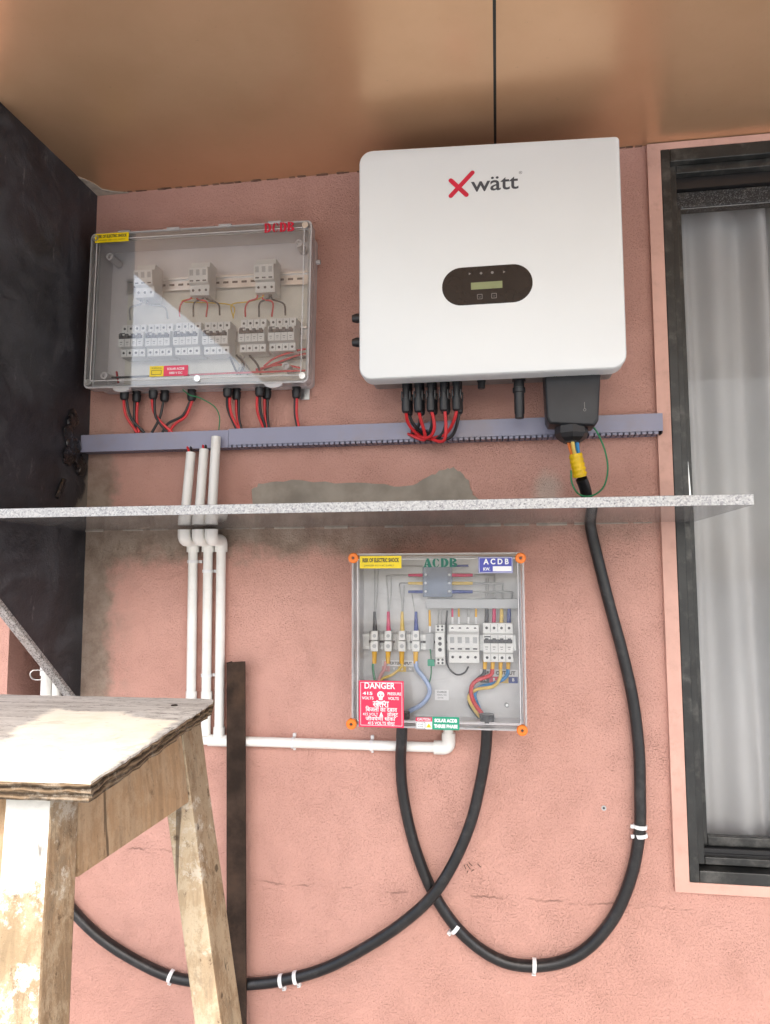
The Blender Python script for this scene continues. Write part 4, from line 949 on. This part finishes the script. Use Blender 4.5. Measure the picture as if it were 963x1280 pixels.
x0, x1, z0, z1 = zone(203, 590, 358, 614, .019); x_ = x0
for m_, ch in (('lpnk', 'R'), ('wgry', 'Y'), ('syel', 'B'), ('wgry', 'N')):
    strip(x_, x_+(x1-x0)/4-.0003, z0, z1, -.0172, m_, [(ch, .5, .5, .009, None, .0003)], 'white'); x_ += (x1-x0)/4
strip(*zone(676, 606, 858, 638, .019), -.0172, 'white', [('GRID OUTPUT', .5, .5, .012, .86, .0004)], 'blackp')
x0, x1, z0, z1 = zone(676, 640, 858, 668, .019); x_ = x0
for m_, ch in (('sblk', 'N'), ('dangerred', 'R'), ('syel', 'Y'), ('sblu', 'B')):
    strip(x_, x_+(x1-x0)/4-.0003, z0, z1, -.0172, m_, [(ch, .5, .5, .010, None, .0004)], 'white'); x_ += (x1-x0)/4
strip(*zone(458, 703, 524, 752, .019), -.0172, 'white', [('CHARGE', .5, .78, .007, .7, .0001), ('SERIAL NO', .5, .5, .005, .7, 0), ('DATE', .4, .22, .005, .4, 0)], 'logogrey')
# lid stickers
YL = -.1202
strip(*zone(97, 57, 297, 118, .121), YL-.0012, 'yellow', [('RISK OF ELECTRIC SHOCK', .5, .64, .013, .88, .0005), ('DANGER 415 V AC SUPPLY', .46, .22, .006, .72, 0)], 'blackp')
p = A(405, 112, .121); p2 = A(570, 68, .121)
T.part('lettering', stenciled(MB(), 'ACDB', p.x, p.z, YL-.0013, p2.x-p.x, p2.z-p.z), MAT['greenp'])
x0, x1, z0, z1 = zone(668, 62, 832, 140, .121)
s_ = strip(x0, x1, z0, z1, YL-.0012, 'blue', [('A C D B', .52, .70, .018, .74, .0006), ('KW.', .24, .24, .010, .2, .0003)], 'white', .0012)
T.part('blank_field', MB().box(x0+(x1-x0)*.42, x1-.003, YL-.0020, YL-.0017, z0+.004, z0+(z1-z0)*.42), MAT['white'], s_)
x0, x1, z0, z1 = zone(92, 660, 308, 880, .121); dx = x1-x0; dz = z1-z0
s_ = strip(x0, x1, z0, z1, YL-.0012, 'dangerred', [('DANGER', .46, .885, .020, .68, .0004), ('415', .2, .72, .010, .22, .0003), ('VOLTS', .2, .62, .009, .26, .0002), ('PRESSURE', .79, .72, .009, .3, .0002), ('VOLTS', .77, .62, .009, .24, .0002),
    ('\u0916\u0924\u0930\u093e', .49, .49, .021, .36, .0003), ('\u093f\u092c\u091c\u0932\u0940 \u0915\u093e \u0926\u092c\u093e\u0935', .5, .375, .014, .70, .0002), ('415 VOLT', .26, .275, .009, .34, .0001), ('\u0935\u094b\u0932\u094d\u091f', .75, .275, .012, .24, .0002), ('\u091c\u0940\u0935\u0918\u0947\u0923\u093e \u0927\u094b\u0915\u093e', .48, .18, .012, .66, .0002), ('415 VOLTS \u0935\u094b\u0932\u094d\u091f', .5, .085, .010, .6, .0002)], 'white', .004)
cx, cz = x0+dx*.49, z0+dz*.70; y_ = YL-.0021; mb = MB(); mb.face(circ(cx, cz, .0085, 16, .0080), y_); mb.face(rrect(cx-.0045, cx+.0045, cz-.0125, cz-.006, .0015, 2), y_-.0001)
for g in (.42, -.42):
    d = Vector((math.cos(g), 0, math.sin(g)))*.011; n = Vector((-d.z, 0, d.x)).normalized()*.0013; q = Vector((cx, 0, cz-.0185)); mb.face([((q+s1*d+s2*n).x, (q+s1*d+s2*n).z) for s1, s2 in ((-1, -1), (1, -1), (1, 1), (-1, 1))], y_-.0002*(1 if g > 0 else 2))
q = (x0+dx*.5, z0+dz*.285); mb.face([(q[0]-.005, q[1]-.006), (q[0]+.005, q[1]-.006), (q[0], q[1]+.006)], y_)
sk_ = T.part('skull_and_crossbones', mb, MAT['white'], s_)
mb = MB(); [mb.face(circ(cx+s1*.0032, cz-.001, .0019, 8), y_-.0006) for s1 in (-1, 1)]; mb.face([(cx-.001, cz-.0055), (cx+.001, cz-.0055), (cx, cz-.003)], y_-.0006)
T.part('skull_eyes', mb, MAT['dangerred'], s_)
x0, x1, z0, z1 = zone(366, 836, 444, 890, .121); zm = z0+(z1-z0)*.66
strip(x0, x1, zm, z1, YL-.0012, 'dangerred', [('CAUTION', .5, .5, .008, .8, .0002)], 'white')
s_ = strip(x0, x0+(x1-x0)*.6, z0, zm-.0003, YL-.0012, 'white', [('SOLAR', .5, .62, .006, .6, 0), ('POWER', .5, .3, .005, .55, 0)], 'logogrey', .0008)
s_ = strip(x0+(x1-x0)*.6+.0003, x1, z0, zm-.0003, YL-.0012, 'white', [], 'blackp'); xm = x0+(x1-x0)*.8
T.part('warning_triangle', MB().face([(xm-.0065, z0+.004), (xm+.0065, z0+.004), (xm, zm-.004)], YL-.002), MAT['yellow'], s_); T.part('bolt_mark', MB().box(xm-.0008, xm+.0008, YL-.0024, YL-.0021, z0+.006, zm-.009), MAT['blackp'], s_)
strip(*zone(446, 834, 575, 893, .121), YL-.0012, 'greens', [('SOLAR ACDB', .5, .70, .0105, .84, .0006), ('THREE PHASE', .5, .26, .0105, .88, .0006)], 'white')
for px in (503.5, 609):
    p = W(px, 905, .058); T.part('cable_gland', MB().lathe((p.x, -.058, bc.z-hw+.006), (0, 0, -1), [(-.02, .018), (.012, .018), (.014, .0155)], 12), MAT['blk'], smooth=30)

# ================================================================== WHITE CONDUIT PIPES
RP = .0123
def elbow(c, d1, d2, r=RP+.0045, leg=.026):
    """bend joining directions d1 and d2 leaving the corner point c"""
    c, d1, d2 = Vector(c), Vector(d1).normalized(), Vector(d2).normalized()
    R_ = .0145; P = [c+d1*leg, c+d1*R_]
    for k in range(1, 6):
        t = k/6; P.append((1-t)**2*(c+d1*R_)+2*t*(1-t)*c+t*t*(c+d2*R_))
    P += [c+d2*R_, c+d2*leg]
    return MB().tube(P, r, 14, smooth=0)
PIPES = [((239, 566), (231.5, 632), 240, 'leftmost of three white conduit pipes passing the shelf', [702], None),
         ((255.5, 562), (249, 632), 259, 'middle one of three white conduit pipes passing the shelf', [714, 844], None),
         ((270.5, 546), (265, 632), 275.5, 'rightmost white conduit pipe running on to the ACDB box', [], 1)]
yA, yB = -.070, -.0165
ZH = -.413
for i, (t0, b0_, lx, lab, clips, hor) in enumerate(PIPES):
    top = W(*t0, .050 if i < 2 else .060); bot = W(*b0_, .072); bot.z = SZ1-.002
    xw = W(lx, 760, .0165).x; xl = W(lx-.5, 868, .0165).x
    T = Thing('conduit_pipe', lab, 'pipe', (xw, 0, ZH), group='white conduit pipes')
    mb = MB(); d = (bot-top).normalized()
    T.part('upper_pipe', mb.tube([top, bot-d*.0], RP, 16, smooth=0), MAT['pvc'], smooth=30)
    T.part('pipe_mouth', MB().lathe(top-d*.0003, -d, [(0, RP-.002), (.0002, RP-.002)], 14), MAT['blk'])
    ye = bot.y+.0; ze = SZ0-.032; xe = bot.x
    T.part('bend', elbow((xe, ye, ze), (0, 0, 1), (xw-xe, yB-ye, 0)), MAT['pvc'], smooth=30)
    T.part('bend', elbow((xw, yB, ze), (xe-xw, ye-yB, 0), (0, 0, -1), leg=.03), MAT['pvc'], smooth=30)
    T.part('pipe', MB().tube([(xw, yB, ze-.02), (xl, yB, ZH+.012)], RP, 16, smooth=0), MAT['pvc'], smooth=30)
    for py in clips:
        c = W(lx, py, .0165); x = xw+(xl-xw)*(ze-c.z)/(ze-ZH)
        mb = MB(); mb.ring(circ(x, 0, RP+.002, 16), circ(x, 0, RP+.0001, 16), -.004, .004)
        mb.v = [Vector((v.x, v.z+yB, c.z+v.y)) for v in mb.v]
        s_ = T.part('saddle_clip', mb, MAT['clip'], smooth=30)
        T.part('nail_foot', MB().box(x+RP+.001, x+RP+.010, -.010, -.0005, c.z-.004, c.z+.004), MAT['clip'], s_, bevel=.001)
    if i < 2: T.part('coupling', MB().lathe((xl, yB, -.29+.0*i), (0, 0, -1), [(0, RP+.002), (.05, RP+.002)], 16), MAT['pvc'], smooth=30)
    if hor:
        e = W(561, 930, .0165); xe2 = e.x; xs_ = W(240, 930, .0165).x
        T.part('tee', MB().lathe((xl, yB, ZH), (0, 0, 1), [(0, RP+.0025), (.034, RP+.0025)], 16), MAT['pvc'], smooth=30)
        T.part('cross_pipe', MB().tube([(xs_, yB, ZH), (xe2-.01, yB, ZH)], RP, 16, smooth=0), MAT['pvc'], smooth=30)
        T.part('tee', MB().lathe((xl-.028, yB, ZH), (1, 0, 0), [(0, RP+.0024), (.056, RP+.0024)], 16), MAT['pvc'], smooth=30)
        T.part('bend', elbow((xe2, yB, ZH), (-1, 0, 0), (0, 0, 1), leg=.036), MAT['pvc'], smooth=30)
        T.part('riser', MB().tube([(xe2, yB, ZH+.02), (xe2, yB-.012, bc.z-hw+.004)], RP, 16, smooth=0), MAT['pvc'], smooth=30)
        for px in (367, 465):
            c = W(px, 930, .0165); s_ = T.part('saddle_clip', MB().lathe((c.x-.004, yB, ZH), (1, 0, 0), [(0, RP+.002), (.008, RP+.002)], 16), MAT['clip'], smooth=30)
            T.part('nail_foot', MB().box(c.x-.004, c.x+.004, -.010, -.0005, ZH+RP+.001, ZH+RP+.010), MAT['clip'], s_, bevel=.001)
            T.part('nail_foot', MB().box(c.x-.003, c.x+.003, -.008, -.0005, ZH-RP-.008, ZH-RP-.001), MAT['clip'], s_, bevel=.001)
# wires between duct and pipes
for (a, b, mt, lab) in (((233, 553), (238, 570), 'wred', 'red wire dropping from the duct into the leftmost conduit pipe'), ((238, 553), (240.5, 570), 'wblk', 'black wire dropping from the duct into the leftmost conduit pipe'),
                        ((254, 552), (254.5, 566), 'wred', 'red wire dropping from the duct into the middle conduit pipe'), ((258, 552), (257, 566), 'wblk', 'black wire dropping from the duct into the middle conduit pipe')):
    P = [W(*a, .03), W((a[0]+b[0])/2, (a[1]+b[1])/2, .046), W(*b, .050)]
    solo('wire', lab, 'wire', MB().tube(P, .0032, 8), MAT[mt], group='wires dropping into the conduit pipes', smooth=True, loc=P[1])

# ================================================================== STEEL BAR AND SMALL WALL MARKS
a = W(284, 828, .03); b = W(307, 827, .03); c = W(286.5, 1240, .03)
mb = MB().prism([(a.x, a.z), (c.x, c.z-.3), (c.x+.051, c.z-.3), (b.x, b.z+.001)], -.034, -.029); mb.prism([(a.x, a.z), (c.x, c.z-.3), (c.x+.005, c.z-.3), (a.x+.005, a.z)], -.0288, -.004)
c_ = solo('steel_angle_bar', 'upright rusty dark steel angle bar against the wall behind the stool', 'steel bar', mb, MAT['steel'], bevel=.0008, loc=(a.x, -.02, ZF))
p = W(755, 1010); T = Thing('wall_plug', 'small grey plug in the pink wall right of the loop', 'wall plug', p)
T.part('plug', MB().lathe((p.x, 0, p.z), (0, -1, 0), [(-.002, .006), (.0015, .006), (.0015, .003), (-.001, .003)], 10), MAT['bkg']); T.part('plug_hole', MB().lathe((p.x, 0, p.z), (0, -1, 0), [(-.002, .0028), (.0012, .0028)], 8), MAT['dark'])
p = W(590, 1085); rnd = random.Random(4); mb = MB()
for i in range(6):
    q = p+Vector((rnd.uniform(-.02, .02), 0, rnd.uniform(-.012, .012))); g = rnd.uniform(0, 3); d = Vector((math.cos(g), 0, math.sin(g)))
    mb.tube([q-d*rnd.uniform(.003, .008)+Vector((0, -.0005, 0)), q+Vector((0, -.002, 0)), q+d*rnd.uniform(.003, .008)+Vector((0, -.0005, 0))], .0008, 5, smooth=2)
solo('insect_nest', 'small dark speck of dried mud on the wall above the crossing cables', 'mud speck', mb, MAT['brownpost'], loc=p)

# ================================================================== STOOL
HS = -.16
T = Thing('stool', 'worn wooden stool with peeling cream paint at lower left', 'stool', (-.53, -1.1, ZF))
cor = [(-.80, -1.31), (-.346, -1.296), (-.3225, -1.296), (-.330, -1.24), (-.352, -1.08), (-.372, -.925), (-.379, -.903), (-.40, -.899), (-.78, -.902)]
rnd = random.Random(21)
def jag(poly, amp, n=7):
    out = []
    for i in range(len(poly)):
        a = Vector((*poly[i], 0)); b = Vector((*poly[(i+1) % len(poly)], 0)); m = max(1, int((b-a).length/.012))
        for k in range(m):
            q = a.lerp(b, k/m); out.append((q.x+rnd.uniform(-amp, amp), q.y+rnd.uniform(-amp, amp)))
    return out
base = jag(cor, .0013)
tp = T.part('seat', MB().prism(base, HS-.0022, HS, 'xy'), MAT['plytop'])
for k in range(4):
    z1 = HS-.0024-k*.0035; j = [(x+rnd.uniform(-.0026, .0014), y+rnd.uniform(-.0020, .0020)) for x, y in base]
    T.part('ply_layer', MB().prism(j, z1-.0033, z1, 'xy'), MAT['plyedge'], tp)
HB = HS-.0165
def leg(top, bot, wx, wy, mat, tx=1.0):
    """tapered square leg between two centre points"""
    top = Vector(top); bot = Vector(bot); mb = MB(); n = 10; vs = []
    for k in range(n+1):
        t = k/n; c = top.lerp(bot, t); sx = wx/2*(1+(tx-1)*t); sy = wy/2*(1+(tx-1)*t); j = lambda: rnd.uniform(-.0008, .0008)
        vs += [(c.x-sx+j(), c.y-sy+j(), c.z), (c.x+sx+j(), c.y-sy+j(), c.z), (c.x+sx+j(), c.y+sy+j(), c.z), (c.x-sx+j(), c.y+sy+j(), c.z)]
    fs = [(0, 1, 2, 3), (n*4+3, n*4+2, n*4+1, n*4)]
    for k in range(n):
        for q in range(4): fs.append((k*4+q, k*4+(q+1) % 4, k*4+4+(q+1) % 4, k*4+4+q))
    return mb.add(vs, fs)
def ext(p, q, z): t = (z-p[2])/(q[2]-p[2]); return tuple(p[i]+(q[i]-p[i])*t for i in range(3))
f0, f1 = (-.3895, -1.2565, -.18), (-.3725, -1.287, -.355)
legs = [(ext(f0, f1, HB), ext(f0, f1, ZF+.002), .041, .044, 'legwhite'),
        ((-.425, -.915, HB), ext((-.425, -.915, HB), (-.361, -.915, -.55), ZF+.002), .037, .060, 'leg'),
        ((-.745, -.915, HB), (-.90, -.89, ZF+.002), .04, .05, 'leg'), ((-.752, -1.27, HB), (-.86, -1.45, ZF+.002), .041, .044, 'legwhite')]
for a, b, wx, wy, m_ in legs:
    o = T.part('leg', leg(a, b, wx, wy, None), MAT[m_], bevel=.0025); o.data.materials.append(MAT['legside'])   # left and right faces take a darker, browner wood
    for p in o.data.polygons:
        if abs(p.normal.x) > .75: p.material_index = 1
ap = MB().add([(-.3885, -1.2335, HB-.0005), (-.3705, -1.2335, HB-.0005), (-.4065, -.9465, HB-.0005), (-.4245, -.9465, HB-.0005),
               (-.3835, -1.2385, -.258), (-.3655, -1.2385, -.258), (-.3915, -.9465, -.281), (-.4095, -.9465, -.281)],
              [(0, 1, 2, 3), (7, 6, 5, 4), (0, 4, 5, 1), (1, 5, 6, 2), (2, 6, 7, 3), (3, 7, 4, 0)])
T.part('apron', ap, MAT['apron'], bevel=.0015)
T.part('apron', MB().box(-.725, -.452, -.925, -.905, -.275, HB-.0005), MAT['apron'], bevel=.0015)
T.part('apron', MB().box(-.73, -.412, -1.262, -1.244, -.265, HB-.0005), MAT['apron'], bevel=.0015)
T.part('apron', MB().add([(-.76, -1.245, HB-.0005), (-.742, -1.245, HB-.0005), (-.735, -.945, HB-.0005), (-.753, -.945, HB-.0005), (-.775, -1.245, -.27), (-.757, -1.245, -.27), (-.75, -.945, -.27), (-.768, -.945, -.27)],
                         [(0, 1, 2, 3), (7, 6, 5, 4), (0, 4, 5, 1), (1, 5, 6, 2), (2, 6, 7, 3), (3, 7, 4, 0)]), MAT['apron'], bevel=.0015)
mb = MB()
for px, py in ((218, 882),):
    d = _r2*(px-481.5)+_u2*(640-py)+_d*FPX; q = CAMP+d*((HS-CAMP.z)/d.z); mb.lathe((q.x, q.y, HS), (0, 0, 1), [(-.001, .0045), (.001, .0042), (.0014, .002)], 10)
T.part('nail_head', mb, MAT['steel'])

for o in S.objects:
    if o.parent and o.type == 'MESH' and o.name.split('.')[0] in ('sealant_crumbs', 'mortar_joint', 'terminal_screw', 'printed_marks', 'status_window', 'rail_slot', 'slotted_base', 'heat_sink', 'cover_rib', 'tape_wrap', 'skull_eyes', 'relay_knob'):
        o['kind'] = 'stuff'
